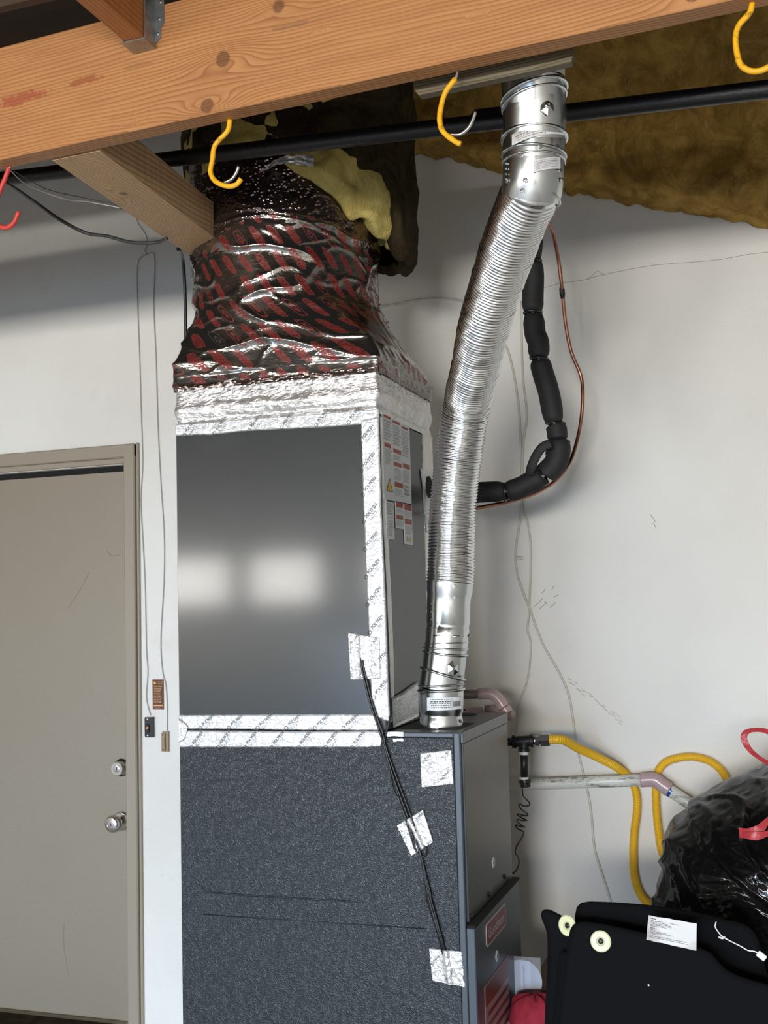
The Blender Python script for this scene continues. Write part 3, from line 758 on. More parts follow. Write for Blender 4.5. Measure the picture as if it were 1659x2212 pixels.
# rating label with diagonal bands
r1 = PX(1046, 2127, LX); r2 = PX(1097, 2068, LX); ry0, ry1 = r1.y, r2.y; rz1 = (r1.z + r2.z) / 2; rz0 = rz1 - .24
rl = MB().box(LX, LX + .0008, ry0, ry1, rz0, rz1).build('rating_label', 'rating_b', ld)
q = MB(); q.box(LX + .0008, LX + .0012, ry0 + .006, ry1 - .003, rz1 - .05, rz1 - .004); q.build('label_heading', 'rating_a', rl)
for k in range(7):
    z = rz1 - .066 - k * .025; q = MB(); q.poly([(LX + .0008, ry0 + .03, z - .010), (LX + .0008, ry1 - .003, z - .010), (LX + .0008, ry1 - .003, z), (LX + .0008, ry0 + .03, z)], (.0004, 0, 0)); q.build('label_band', 'rating_a' if k % 2 else 'rating_c', rl)
q = MB()
for k in range(9): put_text(q, 'WARNING', (LX + .001, ry0 + .008, rz1 - .075 - k * .02), (0, 1, 0), (0, 0, 1), .008, .6)
q.build('lettering', 'ink', rl)

# ------------------------------------------------------------------ coil cabinet
cc_ = thing('coil_cabinet', ((CX0 + CX1) / 2, (F0 + CB) / 2, FZ), 'tall dark grey coil cabinet edged with foil tape between furnace and wrapped duct', 'cabinet')
MB().box(CX0 + .002, CX1 - .002, F0 + .003, CB, FZ + .001, CZ1, .003).build('case', 'cab', cc_)
MB().box(CX0 + .001, CX1 - .02, F0 - .001, F0 + .006, FZ + .01, CZ1 - .01, .002).build('front_panel', 'panel', cc_)


def wavy_strip(name, mat, parent, pts_top, pts_bot, Y, thick=.0008, n=40, wob=.0014, seed=0, plane='Y', bulge=.0015):
    """tape strip between two polylines (pixel), lying on the plane Y (or X) with crinkled surface and edges."""
    pr = (lambda x, y: P(x, y, Y)) if plane == 'Y' else (lambda x, y: PX(x, y, Y))
    T = [pr(*p) for p in pts_top]; Bm = [pr(*p) for p in pts_bot]
    def lerp(L, t):
        i = t * (len(L) - 1); k = min(int(i), len(L) - 2); return L[k].lerp(L[k + 1], i - k)
    out = Vector((0, -1, 0)) if plane == 'Y' else Vector((1, 0, 0)); q = MB(); mv = 8
    def fn(u, v):
        a, b_ = lerp(T, u), lerp(Bm, u); p = a.lerp(b_, v)
        e = wob * nz(u * 30 + seed, v * 3, seed) if v in (0.0, 1.0) else 0
        p = p + (b_ - a).normalized() * e
        return p + out * (thick + bulge * abs(nz(p.x * 60 + seed, p.z * 60, p.y * 60)) * (0.2 if v in (0.0, 1.0) or u in (0.0, 1.0) else 1))
    q.grid(fn, n, mv)
    for ed in (0, mv):
        base = ed * (n + 1)
        for i in range(n): pass
    vs = len(q.v); rimv = []
    idx = [i for i in range(n + 1)] + [(j) * (n + 1) + n for j in range(1, mv + 1)] + [mv * (n + 1) + i for i in range(n - 1, -1, -1)] + [j * (n + 1) for j in range(mv - 1, 0, -1)]
    for i in idx: rimv.append(Vector(q.v[i]) * 1.0)
    k0 = len(q.v)
    for p in rimv:
        p = p.copy()
        if plane == 'Y': p.y = Y + .0002
        else: p.x = Y - .0002
        q.v.append(tuple(p))
    for a in range(len(idx)): b2 = (a + 1) % len(idx); q.f.append((idx[a], idx[b2], k0 + b2, k0 + a))
    return q.build(name, mat, parent, True)


def prints(parent, spots, plane, K, ang, size=.010, txt='POLYKEN', extra=True):
    q = MB(); n = 0
    for (x, y) in spots:
        c = P(x, y, K) + Vector((0, -.0036, 0)) if plane == 'Y' else PX(x, y, K) + Vector((.0036, 0, 0))
        h_ = Vector((1, 0, 0)) if plane == 'Y' else Vector((0, 1, 0)); v_ = Vector((0, 0, 1))
        u = h_ * math.cos(ang) + v_ * math.sin(ang); v = -h_ * math.sin(ang) + v_ * math.cos(ang)
        put_text(q, txt, c, u, v, size, .8, True)
        if extra:
            put_text(q, '337   UL 181A-P', c - v * size * .55, u, v, size * .40, .9); put_text(q, 'PRINTED FOIL TAPE', c - v * size * .95, u, v, size * .32, .9)
            ring(q, c - u * size * .9 + v * size * .1, u.cross(v), size * .40, size * .05, 14, 4)
        n += 1
    return tag(q.build('printed_marks', 'print', parent), kind='stuff')


A_ = math.radians(48)
t_top = wavy_strip('foil_tape', 'tape', cc_, [(379, 918), (440, 914), (520, 906), (640, 898), (740, 890), (819, 884)], [(381, 942), (440, 939), (455, 940), (520, 932), (640, 926), (720, 922), (820, 914)], F0 - .001, n=80, seed=1)
prints(t_top, [(405, 934), (470, 930), (545, 924), (615, 918), (690, 912), (760, 906)], 'Y', F0 - .001, A_, .011)
t_cor = wavy_strip('foil_tape', 'tape', cc_, [(780, 908), (786, 1100), (795, 1300), (799, 1400), (804, 1545)], [(819, 900), (824, 1100), (833, 1300), (838, 1450), (843, 1560)], F0 - .0014, n=90, seed=3)
prints(t_cor, [(786, 950), (788, 1010), (791, 1062), (793, 1120), (795, 1180), (798, 1240), (801, 1300), (806, 1360), (812, 1440), (815, 1500)], 'Y', F0 - .0014, A_, .012)
t_b1 = wavy_strip('foil_tape', 'tape', cc_, [(387, 1545), (500, 1544), (650, 1543), (812, 1543)], [(388, 1574), (500, 1575), (650, 1577), (828, 1578)], F0 - .001, n=80, seed=5, bulge=.001)
prints(t_b1, [(440 + k * 62, 1568) for k in range(6)], 'Y', F0 - .001, -A_ + 1.5, .011)
t_b2 = wavy_strip('foil_tape', 'tape', fu, [(388, 1578), (500, 1579), (650, 1580), (812, 1579), (828, 1583)], [(388, 1614), (500, 1614), (650, 1614), (790, 1614), (822, 1612)], F0 - .002, n=80, seed=7, bulge=.001)
prints(t_b2, [(420 + k * 58, 1608) for k in range(7)], 'Y', F0 - .002, A_, .011)
wavy_strip('foil_tape', 'tape_crumpled', cc_, [(387, 1552), (400, 1562), (406, 1570)], [(387, 1604), (396, 1600), (404, 1580)], F0 - .0045, n=20, seed=9, bulge=.004)
# tape round the corner onto the service side
wavy_strip('foil_tape', 'foil_side', cc_, [(820, 900), (826, 1100), (836, 1300), (841, 1430), (845, 1560)], [(829, 905), (835, 1100), (845, 1300), (850, 1430), (851, 1556)], CX1 - .0015, plane='X', n=80, seed=11, bulge=.002)
wavy_strip('foil_tape', 'foil_side', cc_, [(912, 935), (914, 1035), (917, 1130), (921, 1300), (924, 1450)], [(933, 944), (935, 1035), (936, 1130), (936, 1300), (936, 1440)], CX1 - .0015, plane='X', n=80, seed=13, bulge=.003)
wavy_strip('foil_tape', 'tape_crumpled', cc_, [(908, 1012), (914, 1060), (918, 1110), (921, 1150)], [(932, 1020), (934, 1060), (936, 1110), (936, 1150)], CX1 + .0008, plane='X', n=30, seed=17, bulge=.005)
o = wavy_strip('foil_flap', 'tape_crumpled', cc_, [(846, 1508), (868, 1496), (890, 1480), (903, 1472)], [(850, 1572), (868, 1564), (890, 1554), (904, 1547)], CX1 + .002, plane='X', n=30, seed=19, bulge=.004)
o = wavy_strip('foil_tape', 'tape', fu, [(834, 1581), (850, 1580), (873, 1581)], [(836, 1592), (850, 1590), (873, 1592)], F0 - .004, n=20, seed=21)
o = wavy_strip('foil_tape', 'tape', fu, [(848, 1596), (860, 1595), (872, 1595)], [(850, 1603), (860, 1601), (872, 1602)], F0 - .002, n=14, seed=23)
# pipe hole in the side
q = MB(); c = PX(925, 1052, CX1 + .001); lathe(q, [(.030, 0), (.030, .004)], c, (1, 0, 0), 20); q.build('pipe_hole', 'gap', cc_)
# warning labels on the service side of the coil cabinet
SX = CX1 - .0005


def side_label(name, pxr, pyr, items, lab=None):
    y0 = PX(pxr[0], sum(pyr) / 2, SX).y; y1 = PX(pxr[1], sum(pyr) / 2, SX).y; xm = sum(pxr) / 2
    z1 = PX(xm, pyr[0], SX).z; z0 = PX(xm, pyr[1], SX).z; W_, H_ = y1 - y0, z1 - z0
    l = MB().box(SX, SX + .0008, y0, y1, z0, z1).build(name, 'label', cc_, label=lab)
    qs = {}
    for (kind, u0, u1, v0, v1, n) in items:
        q = qs.setdefault((kind, len(qs)) if kind in ('label_red', 'tri', 'tri_in') else (kind, 0), MB()); Y0, Y1 = y0 + u0 * W_, y0 + u1 * W_; Z1, Z0 = z1 - v0 * H_, z1 - v1 * H_; X = SX + .0008
        if kind == 'label_red': q.box(X, X + .0004, Y0, Y1, Z0, Z1)
        elif kind == 'tri':
            q.poly([(X, Y0, Z0), (X, Y1, Z0), (X, (Y0 + Y1) / 2, Z1)], (.0004, 0, 0))
        elif kind == 'tri_in':
            q.poly([(X + .0004, Y0, Z0), (X + .0004, Y1, Z0), (X + .0004, (Y0 + Y1) / 2, Z1)], (.0002, 0, 0))
        elif kind == 'line':
            q.box(X, X + .0003, Y0, Y1, Z0, Z1)
        else:  # rows of small print
            words_ = ['WARNING', 'UNIT MUST BE', 'INSTALLED BY A', 'LICENSED', 'CONTRACTOR', 'REFRIGERANT', 'SYSTEM', 'CONTAINS OIL']
            for r in range(n):
                zz = Z1 - (r + .8) * (Z1 - Z0) / n; tx = words_[(r * 3 + int(u0 * 10)) % 8]; sz = (Z1 - Z0) / n * .95
                put_text(q, tx, (X + .0003, Y0, zz), (0, 1, 0), (0, 0, 1), sz, (Y1 - Y0) / (sz * .66 * len(tx)))
    for (k, _), q in qs.items():
        pc_ = q.build({'label_red': 'heading_block', 'tri': 'warning_triangle', 'tri_in': 'flame_mark', 'line': 'rule', 'txt': 'small_print', 'txt2': 'lettering'}[k],
                {'label_red': 'label_red', 'tri': 'ink', 'tri_in': 'label_yellow', 'line': 'ink_soft', 'txt': 'ink_soft', 'txt2': 'ink'}[k], l)
        if k == 'txt': pc_['kind'] = 'stuff'
    return l


side_label('warning_label', (827, 886), (908, 1084), [
    ('label_red', .05, .30, .00, .03, 1), ('label_red', .37, .62, .02, .05, 1), ('label_red', .69, .93, .04, .07, 1),
    ('txt', .05, .30, .05, .30, 7), ('txt', .37, .64, .07, .32, 7), ('txt', .69, .95, .09, .42, 10),
    ('label_red', .06, .28, .33, .38, 1), ('label_red', .36, .64, .36, .41, 1), ('label_red', .37, .64, .52, .57, 1), ('label_red', .70, .96, .50, .56, 1),
    ('txt', .06, .30, .40, .58, 7), ('txt', .36, .66, .43, .50, 4), ('txt', .37, .66, .59, .74, 6), ('txt', .70, .97, .58, .74, 7),
    ('label_red', .38, .68, .76, .82, 1), ('txt', .38, .66, .84, .93, 4), ('tri', .08, .32, .74, .90, 1), ('tri_in', .115, .285, .765, .892, 1), ('tri', .17, .23, .83, .875, 1), ('txt2', .73, .95, .76, .90, 3)],
    'large white warning label with red heading blocks')
side_label('rating_label', (834, 851), (1084, 1165), [('txt', .1, .9, .03, .35, 5), ('line', .05, .95, .42, .425, 1), ('txt', .25, .8, .5, .92, 6)])
side_label('warning_label', (854, 871), (1084, 1142), [('label_red', .08, .92, .03, .22, 1), ('txt', .1, .9, .26, .44, 3), ('label_red', .08, .92, .50, .66, 1), ('txt', .1, .9, .70, .93, 3)], 'small label with two red blocks')
side_label('warning_label', (872.5, 890), (1088, 1176), [('label_red', .08, .92, .03, .17, 1), ('txt', .1, .9, .20, .36, 4), ('label_red', .08, .92, .38, .51, 1), ('txt', .1, .9, .54, .76, 5), ('tri', .2, .48, .80, .93, 1), ('tri', .52, .80, .80, .93, 1), ('tri_in', .23, .45, .815, .925, 1), ('tri_in', .55, .77, .815, .925, 1)], 'longer label ending in two yellow triangles')

# ------------------------------------------------------------------ wrapped supply duct
du = thing('supply_duct', ((CX0 + CX1) / 2, (F0 + CB) / 2, CZ1), 'large supply duct wrapped in dark red-printed bubble foil rising above the coil cabinet', 'duct')
DCX, DCY, DR = -1.215, 2.80, .248


def duct_pt(u, z):
    """u 0..1 round (0 at the near face centre, towards +X), z relative to the eye."""
    a = u * 2 * PI - PI / 2
    ca, sa = math.cos(a), math.sin(a)
    # square section
    mx = max(abs(ca) / 1.0, abs(sa) / 1.0); hx_, hy_ = (CX1 - CX0) / 2 + .001, (CB - F0) / 2 + .001
    sx_, sy_ = ca / mx * hx_, sa / mx * hy_
    cxs, cys = (CX0 + CX1) / 2, (F0 + CB) / 2
    if z < .60: t = 0.0
    elif z < .82: t = (z - .60) / .22; t = t * t * (3 - 2 * t)
    else: t = 1.0
    top = max(0, (z - .82)); R = DR + .007 * min(1, top / .3)
    ex, ey = (DCX - .008 * min(1, top / .3)) + ca * R * 1.0, DCY + sa * R
    return Vector((cxs + sx_, cys + sy_, 0)) * (1 - t) + Vector((ex, ey, 0)) * t, t, Vector((ca, sa, 0))


def build_wrap(name, mat, z0, z1, nu, nv, amp, off, fold):
    q = MB(); uvs = []; 
    for j in range(nv + 1):
        for i in range(nu + 1):
            u = i / nu; zz = z0 + (z1 - z0) * j / nv
            p, t, nrm = duct_pt(u, zz); x, y = p.x, p.y; cu, su_ = math.cos(u * 2 * PI), math.sin(u * 2 * PI)
            L = (u if u < .5 else u - 1) * 2 * PI * .25
            sag = .018 * math.cos(L * 5)
            dsp = off
            if fold:
                zz2 = zz + .03 * math.sin(L * 4 + 1) + .012 * nz(cu * 3, su_ * 3, zz * 3)
                r1 = 1 - abs(mn.noise(Vector((cu * 1.3, su_ * 1.3, zz2 * 10)))) * 2
                r2 = 1 - abs(mn.noise(Vector((cu * 2.6 + 7, su_ * 2.6, zz2 * 22)))) * 2
                m_ = 1.0 if .60 < zz < 1.02 else .35
                dsp += m_ * (.0090 * max(0, r1) ** 5 + .0035 * max(0, r2) ** 5) + .0018 * nz(cu * 7, su_ * 7, zz * 9)
                arcz = 1.000 - (L - .0) ** 2 * 1.0 + .0
                dsp += .004 * math.exp(-((zz - arcz) / .004) ** 2) - (.0025 if zz > arcz else 0)
            else:
                dsp += amp * (turb(cu * 4, su_ * 4, zz * 16, 3) + .5 * nz(cu * 12, su_ * 12, zz * 40))
                dsp += .006 * math.exp(-((zz - .515) / .014) ** 2) - .005 * math.exp(-((zz - .488) / .008) ** 2)
            q.v.append((x + nrm.x * dsp, y + nrm.y * dsp, EYE.z + zz)); uvs.append((L if i < nu else .5 * 2 * PI * .25 * 0 + L, zz))
    for j in range(nv):
        for i in range(nu): a = j * (nu + 1) + i; q.f.append((a, a + 1, a + nu + 2, a + nu + 1))
    return q.build(name, mat, du, True, uvs)


build_wrap('foil_wrap', 'wrap', .565, 1.36, 300, 230, 0, .004, True)
build_wrap('foil_transition', 'silver', CZ1 - EYE.z, .588, 300, 60, .0022, -.001, False)
# loose foil flap at the top
q = MB(); tp = [P(588, 345, 2.50), P(676, 336, 2.52)]
def fl_fn(u, v):
    x = 560 + 118 * u; y = 372 - 34 * math.sin(min(u * 1.8, 1) * PI / 2) - 4 * u + v * (26 * (u ** .6)) ; p = P(x, y, 2.51 + .02 * math.sin(u * 9)); return p + Vector((0, .006 * nz(u * 9, v * 9, 2), .003 * nz(u * 14, v * 5)))
q.grid(fl_fn, 30, 8); q.build('foil_flap', 'tape_crumpled', du, True)
q = MB(); q.grid(lambda u, v: P(408 + 30 * u + 4 * math.sin(v * 9), 398 + 90 * v * (1 - .3 * u), 2.66) + Vector((0, .012 * nz(u * 5, v * 9, 5), 0)), 8, 20); q.build('foil_flap', 'tape_crumpled', du, True)
# inner duct collar and its fibreglass sleeve
def collar(name, mat, R0, R1, z0f, z1, cx, cy, seed, lump):
    q = MB(); nu = 120
    prof = [(0, 0), (.25, -.5), (.5, -.62), (.75, -.5), (1, 0)]
    def fn(u, v):
        a = u * 2 * PI; ca, sa = math.cos(a), math.sin(a); zb = z0f(ca, sa)
        if v < .3: # bottom roll
            s_ = v / .3; R = R0 + (R1 - R0) * s_; z = zb - .028 * math.sin(s_ * PI)
        else:
            s_ = (v - .3) / .7; R = R1; z = zb + s_ * (z1 - zb)
        n_ = turb(ca * 3 + seed, sa * 3, z * 9, 4) * lump; R += n_; z += n_ * .8 + lump * .5 * nz(ca * 9, sa * 9, seed + v * 5)
        return (cx + ca * R, cy + sa * R, EYE.z + z)
    q.grid(fn, nu, 40, True); return q.build(name, mat, du, True)


collar('insulation_jacket', 'jacket', .275, .322, lambda ca, sa: 1.08 - .13 * max(0, ca) + min(.16 + .04 * ca, .9 * max(0, -sa - .12)), 1.80, -1.195, 2.86, 3.0, .016)
collar('insulation_sleeve', 'fluff', .248, .300, lambda ca, sa: 1.20 - .19 * max(0, ca) - .12 * max(0, -ca), 1.42, -1.20, 2.84, 8.0, .024)

# ------------------------------------------------------------------ furnace vent pipe
vp = thing('vent_pipe', fc, 'shiny metal vent pipe with corrugated flexible middle rising from the furnace to the beam', 'pipe')
def Vp(x, y, Y): return P(x, y, Y)


def seg_tube(name, pts, rads, mat='galv', seg=48, par=None, lab=None):
    q = MB(); q.tube(pts, rads, seg, cap=False); return q.build(name, mat, par or vp, True, angle=.7, label=lab)


# lower rigid stack: (pixel x, y, Y, radius)
st = [(953, 1572, 2.672, .0520), (954, 1553, 2.672, .0525), (954, 1547, 2.672, .0500), (954, 1541, 2.672, .0500), (954, 1536, 2.672, .0530), (953, 1500, 2.672, .0545), (953, 1487, 2.672, .0548)]
seg_tube('base_collar', [P(a, b_, c_) for a, b_, c_, _ in st], [r for *_, r in st])
def bead(x, y, Y, R, tiltx=0.0, tilty=0.0, r=.0028, par=None, flat=1.0):
    q = MB(); ring(q, P(x, y, Y), (tiltx, tilty, 1), R, r, 48, 8, flat); return q.build('bead', 'galv', par or vp, True)


bead(953, 1490, 2.672, .0560, -.02, 0, .0034); bead(953, 1479, 2.672, .0545, -.02, 0, .0028)
seg_tube('elbow_section', [P(953, 1486, 2.672), P(955, 1468, 2.672), P(958, 1450, 2.672)], [.0535, .0528, .0528])
bead(957, 1455, 2.672, .0560, .30, .1, .0034)
seg_tube('elbow_section', [P(956, 1462, 2.672), P(960, 1430, 2.673), P(963, 1400, 2.675)], [.0524, .0522, .052])
bead(962, 1411, 2.675, .0538, .13, 0, .0030); bead(963, 1400, 2.675, .0532, .07, 0, .0026)
seg_tube('elbow_section', [P(962, 1412, 2.675), P(965, 1385, 2.677), P(966, 1360, 2.678)], [.052, .0522, .0522])
bead(964, 1388, 2.677, .0530, 0, 0, .0020)
st = [(966, 1372, 2.678, .0530), (967, 1357, 2.678, .0530), (967, 1355, 2.678, .0515), (967, 1350, 2.678, .0515), (968, 1346, 2.679, .0535), (969, 1300, 2.68, .0535), (970, 1286, 2.68, .0540), (971, 1278, 2.68, .0565), (972, 1256, 2.68, .0570)]
seg_tube('coupling', [P(a, b_, c_) for a, b_, c_, _ in st], [r for *_, r in st])
# corrugated flexible part
fp = [(972, 1262, 2.68), (975, 1200, 2.685), (978, 1100, 2.69), (989, 1000, 2.68), (1008, 880, 2.65), (1026, 800, 2.55), (1047, 700, 2.42), (1073, 610, 2.33), (1100, 530, 2.25), (1126, 460, 2.18), (1148, 412, 2.135), (1154, 385, 2.12)]
sp = spline([P(*p) for p in fp], 12); pitch = .0080; rs_, L_ = resample(sp, pitch / 6)
rad = []
for i, p in enumerate(rs_):
    s_ = i * L_ / (len(rs_) - 1); r = .0546 + .0036 * abs(math.sin(PI * s_ / pitch)) + .0012 * nz(s_ * 9, 1, 2)
    if int(s_ / pitch) % 9 == 0: r += .0008
    rad.append(r)
q = MB(); q.tube(rs_, rad, 56, cap=False)
for i in range(len(q.v)):  # soft dents
    v_ = Vector(q.v[i]); k = .0016 * nz(v_.x * 30, v_.y * 30, v_.z * 55); c_ = rs_[i // 56]; dd = (v_ - c_).normalized(); q.v[i] = tuple(v_ + dd * k)
q.build('flexible_section', 'flex', vp, True)
# upper rigid part
T0 = (1147, 425, 2.125)
st = [(1146, 428, 2.13, .0575), (1149, 412, 2.125, .0590), (1152, 395, 2.12, .0600), (1153, 352, 2.115, .0597)]
seg_tube('top_collar', [P(a, b_, c_) for a, b_, c_, _ in st], [r for *_, r in st])
bead(1153, 352, 2.115, .0606, .04, .0, .0022); bead(1147, 425, 2.127, .0580, .28, .1, .002)
st = [(1153, 356, 2.115, .0590), (1153, 335, 2.113, .0605), (1154, 300, 2.11, .0605)]
seg_tube('elbow_section', [P(a, b_, c_) for a, b_, c_, _ in st], [r for *_, r in st])
bead(1153, 337, 2.112, .0618, .10, .0, .0028); bead(1154, 300, 2.11, .0622, .03, .05, .0042)
st = [(1154, 304, 2.11, .0610), (1155, 260, 2.10, .0612), (1154, 215, 2.09, .0610)]
seg_tube('elbow_section', [P(a, b_, c_) for a, b_, c_, _ in st], [r for *_, r in st])
bead(1154, 206, 2.088, .0640, -.22, .0, .0042)
bead(1154, 220, 2.09, .0622, -.20, .0, .0036)
st = [(1152, 222, 2.09, .0600), (1150, 170, 2.075, .0595), (1149, 120, 2.060, .0595), (1149, 95, 2.053, .0595)]
seg_tube('elbow_section', [P(a, b_, c_) for a, b_, c_, _ in st], [r for *_, r in st])


def on_cyl(x, y, Yc, R, xc):
    """point on a near-vertical tube of radius R whose axis passes pixel xc at depth Yc."""
    c = P(xc, y, Yc); p = P(x, y, Yc); dv = (EYE - c); dv.z = 0; dv.normalize(); side = Vector((-dv.y, dv.x, 0)); s_ = (p - c).dot(side); s_ = max(-R * .98, min(R * .98, s_))
    n_ = side * (s_ / R) + dv * math.sqrt(1 - (s_ / R) ** 2); return c + n_ * R, n_


def dimple(x, y, Yc, R, xc, s=.017):
    p, n_ = on_cyl(x, y, Yc, R, xc); up_ = Vector((0, 0, 1)); sd = n_.cross(up_).normalized(); q = MB()
    vs = [p + n_ * .0075]
    for k in range(6): a = k * PI / 3 + PI / 6; o_ = up_ * (math.sin(a) * s * 1.15) + sd * (math.cos(a) * s * .95); vs.append(p + o_ + n_ * (.0022 - (o_.dot(sd)) ** 2 / (2 * R)))
    q.add(vs, [(0, 1 + k, 1 + (k + 1) % 6) for k in range(6)]); e = q.build('pressed_emboss', 'galv', vp)
    q = MB(); lathe(q, [(.006, 0), (.0055, .0018), (.003, .0026), (.0012, .0012)], p + n_ * .0062, n_, 16); q.build('rivet', 'galv', vp, True)


dimple(1145, 176, 2.076, .0597, 1150, .019); dimple(1182, 260, 2.10, .0612, 1155, .016); dimple(978, 1442, 2.672, .0524, 959, .016)


def screw_on(x, y, Yc, R, xc, r=.0042):
    p, n_ = on_cyl(x, y, Yc, R, xc); q = MB(); lathe(q, [(r * 1.25, 0), (r * 1.25, .001), (r, .0012), (r * .95, .004), (r * .4, .0042)], p, n_, 6); q.build('screw', 'screw', vp)


for a in ((982, 1268, 2.68, .057, 972), (984, 1293, 2.68, .0535, 970), (1014, 1374, 2.678, .053, 966), (955, 1371, 2.678, .053, 966), (938, 1556, 2.672, .0525, 954), (944, 1558, 2.672, .0525, 954), (995, 1556, 2.672, .0525, 954),
          (1203, 340, 2.113, .0605, 1153), (1208, 388, 2.12, .06, 1153), (1212, 405, 2.12, .06, 1152), (1130, 434, 2.127, .0585, 1146), (1136, 412, 2.12, .06, 1151), (1087, 219, 2.09, .061, 1154), (1085, 292, 2.11, .061, 1154), (1097, 400, 2.12, .06, 1152), (1168, 343, 2.113, .061, 1153), (1128, 357, 2.115, .06, 1153)):
    screw_on(*a)
for k in range(4):
    screw_on(934, 1303 + k * 17, 2.68, .0535, 970, .0022); screw_on(1096, 362 + k * 11, 2.115, .0597, 1153, .002)


def cyl_label(name, x0, x1, y0, y1, Yc, R, xc, skew=0.0, bars=True, rows=4, mat='label', big=None, barcode=None):
    q = MB(); n = 16; L = (lambda u, v, e: (lambda r: r[0] + r[1] * e)(on_cyl(x0 + (x1 - x0) * u, y0 + (y1 - y0) * v + skew * u, Yc, R, xc)))
    q.grid(lambda u, v: L(u, v, .0006), n, 2); l = q.build(name, mat, vp, True); q = MB()
    def stroke(u0, u1, v0, v1): q.grid(lambda u, v: L(u0 + (u1 - u0) * u, v0 + (v1 - v0) * v, .0009), 4, 1)
    random.seed(int(x0 + y0))
    if barcode:
        u0, u1, v0, v1 = barcode; u = u0
        while u < u1: w_ = random.choice((.008, .014, .02)) * (u1 - u0) * 2.2; stroke(u, min(u + w_, u1), v0, v1); u += w_ + random.choice((.008, .014)) * (u1 - u0) * 2.2
    if rows:
        u1r = (barcode[0] - .06) if barcode and barcode[0] > .3 else .9
        for r in range(rows):
            v = .12 + r * .8 / rows; u = .06 + random.uniform(0, .08)
            while u < u1r: w_ = random.uniform(.02, .07); stroke(u, min(u + w_, u1r), v, v + .28 / rows * (1.6 if r == 1 else 1)); u += w_ + .018
    if barcode and barcode[0] > .3: stroke(barcode[0] - .035, barcode[0] - .028, .05, .95)
    tag(q.build('printed_marks', 'ink' if mat == 'label' else 'ink_soft', l), kind='stuff')
    return l


cyl_label('pipe_sticker', 923, 999, 1503, 1530, 2.672, .0550, 953, 0, rows=5, barcode=(.72, .93, .35, .75))
cyl_label('barcode_sticker', 1179, 1220, 146, 188, 2.074, .0622, 1150, -10, rows=0, barcode=(.1, .95, .0, .62))
cyl_label('pipe_sticker', 1108, 1217, 310, 334, 2.112, .0634, 1153, -22, rows=4, barcode=(.68, .93, .35, .7), mat='tag')
cyl_label('pipe_sticker', 1153, 1210, 374, 399, 2.117, .0612, 1153, -14, rows=6, mat='tag')
# grommet slot marks on the coupling
for (x0_, x1_, y_) in ((937, 958, 1371), (978, 1000, 1374)):
    q = MB(); a, n1_ = on_cyl(x0_, y_, 2.678, .0533, 966); b2, n2_ = on_cyl(x1_, y_, 2.678, .0533, 966); q.tube([a + n1_ * .0003, ((a + b2) / 2) + (n1_ + n2_) * .001, b2 + n2_ * .0003], .0022, 8); q.build('slot', 'galv', vp, True)

# ------------------------------------------------------------------ refrigerant lines
rf = thing('refrigerant_line', P(1160, 1040, 3.1), 'thick black foam-insulated refrigerant line strapped with cable ties, hanging by the white wall', 'pipe')
sections = [
    ([(1150, 330), (1153, 400), (1154, 480), (1151, 563)], 3.05, .0265), ([(1150, 566), (1152, 600), (1151, 640), (1151, 673)], 3.06, .0300),
    ([(1152, 677), (1156, 720), (1163, 740), (1164, 772)], 3.07, .0300), ([(1165, 777), (1174, 810), (1186, 850), (1197, 913)], 3.08, .0300),
    ([(1199, 917), (1203, 930), (1204, 950)], 3.09, .0285), ([(1206, 950), (1207, 975), (1200, 1000), (1180, 1022), (1176, 1028)], 3.08, .0325),
    ([(1172, 1030), (1150, 1040), (1120, 1055), (1095, 1062)], 3.06, .0300), ([(1091, 1062), (1070, 1062), (1048, 1063), (1030, 1064), (1005, 1065), (975, 1066), (945, 1066)], 3.03, .0290)]
for i, (pt, Y, r) in enumerate(sections):
    Ys = [Y] * len(pt)
    if i == 7: Ys = [3.05, 3.05, 3.04, 3.03, 3.0, 2.96, 2.94]
    pts = [P(x, y, yy) for (x, y), yy in zip(pt, Ys)]; s_ = spline(pts, 7); n = len(s_); rr = []
    for k in range(n): t = k / (n - 1); e = min(t, 1 - t); rr.append(r * (.74 + .26 * min(1, e * 7) ** .5) * (1 + .02 * nz(k * .4, i)))
    MB().tube(s_, rr, 24).build('foam_section', 'foam', rf, True)
for (x, y, Y, ax, R) in ((1151, 565, 3.055, (0, 0, 1), .0235), (1151, 675, 3.065, (0, 0, 1), .0245), (1164.5, 775, 3.075, (.15, 0, 1), .0245), (1198, 915, 3.085, (.15, 0, 1), .0240), (1174, 1029, 3.07, (1, 0, .45), .0245), (1093, 1062, 3.055, (1, 0, -.1), .0240)):
    q = MB(); c = P(x, y, Y); ring(q, c, ax, R, .0035, 30, 6, 1.3); z_ = q.build('cable_tie', 'black', rf, True)
    q = MB(); d2 = (EYE - c).normalized(); p2 = c + d2 * (R + .001); q.box(p2.x - .004, p2.x + .004, p2.y - .003, p2.y + .003, p2.z - .004, p2.z + .004, .001); q.build('tie_head', 'black', z_)
# foam-tape loop and wrap
q = MB(); lp = spline([P(1190, 958, 3.02), P(1172, 966, 3.02), P(1158, 985, 3.02), P(1148, 1008, 3.02), P(1144, 1026, 3.03)], 8); q.tube(lp, [.013 + .006 * math.sin(PI * k / (len(lp) - 1)) * 0 for k in range(len(lp))], 12, flat=.35, up=Vector((0, 1, 0))); q.build('foam_strap', 'foam', rf, True)
q = MB(); c = P(1205, 962, 3.085); q.tube([c + Vector((0, 0, .012)), c + Vector((0, 0, .010)), c - Vector((0, 0, .008)), c - Vector((.001, 0, .026)), c - Vector((.001, 0, .030))], [.031, .0345, .0330, .0345, .031], 24); q.build('foam_strap', 'foam', rf, True)
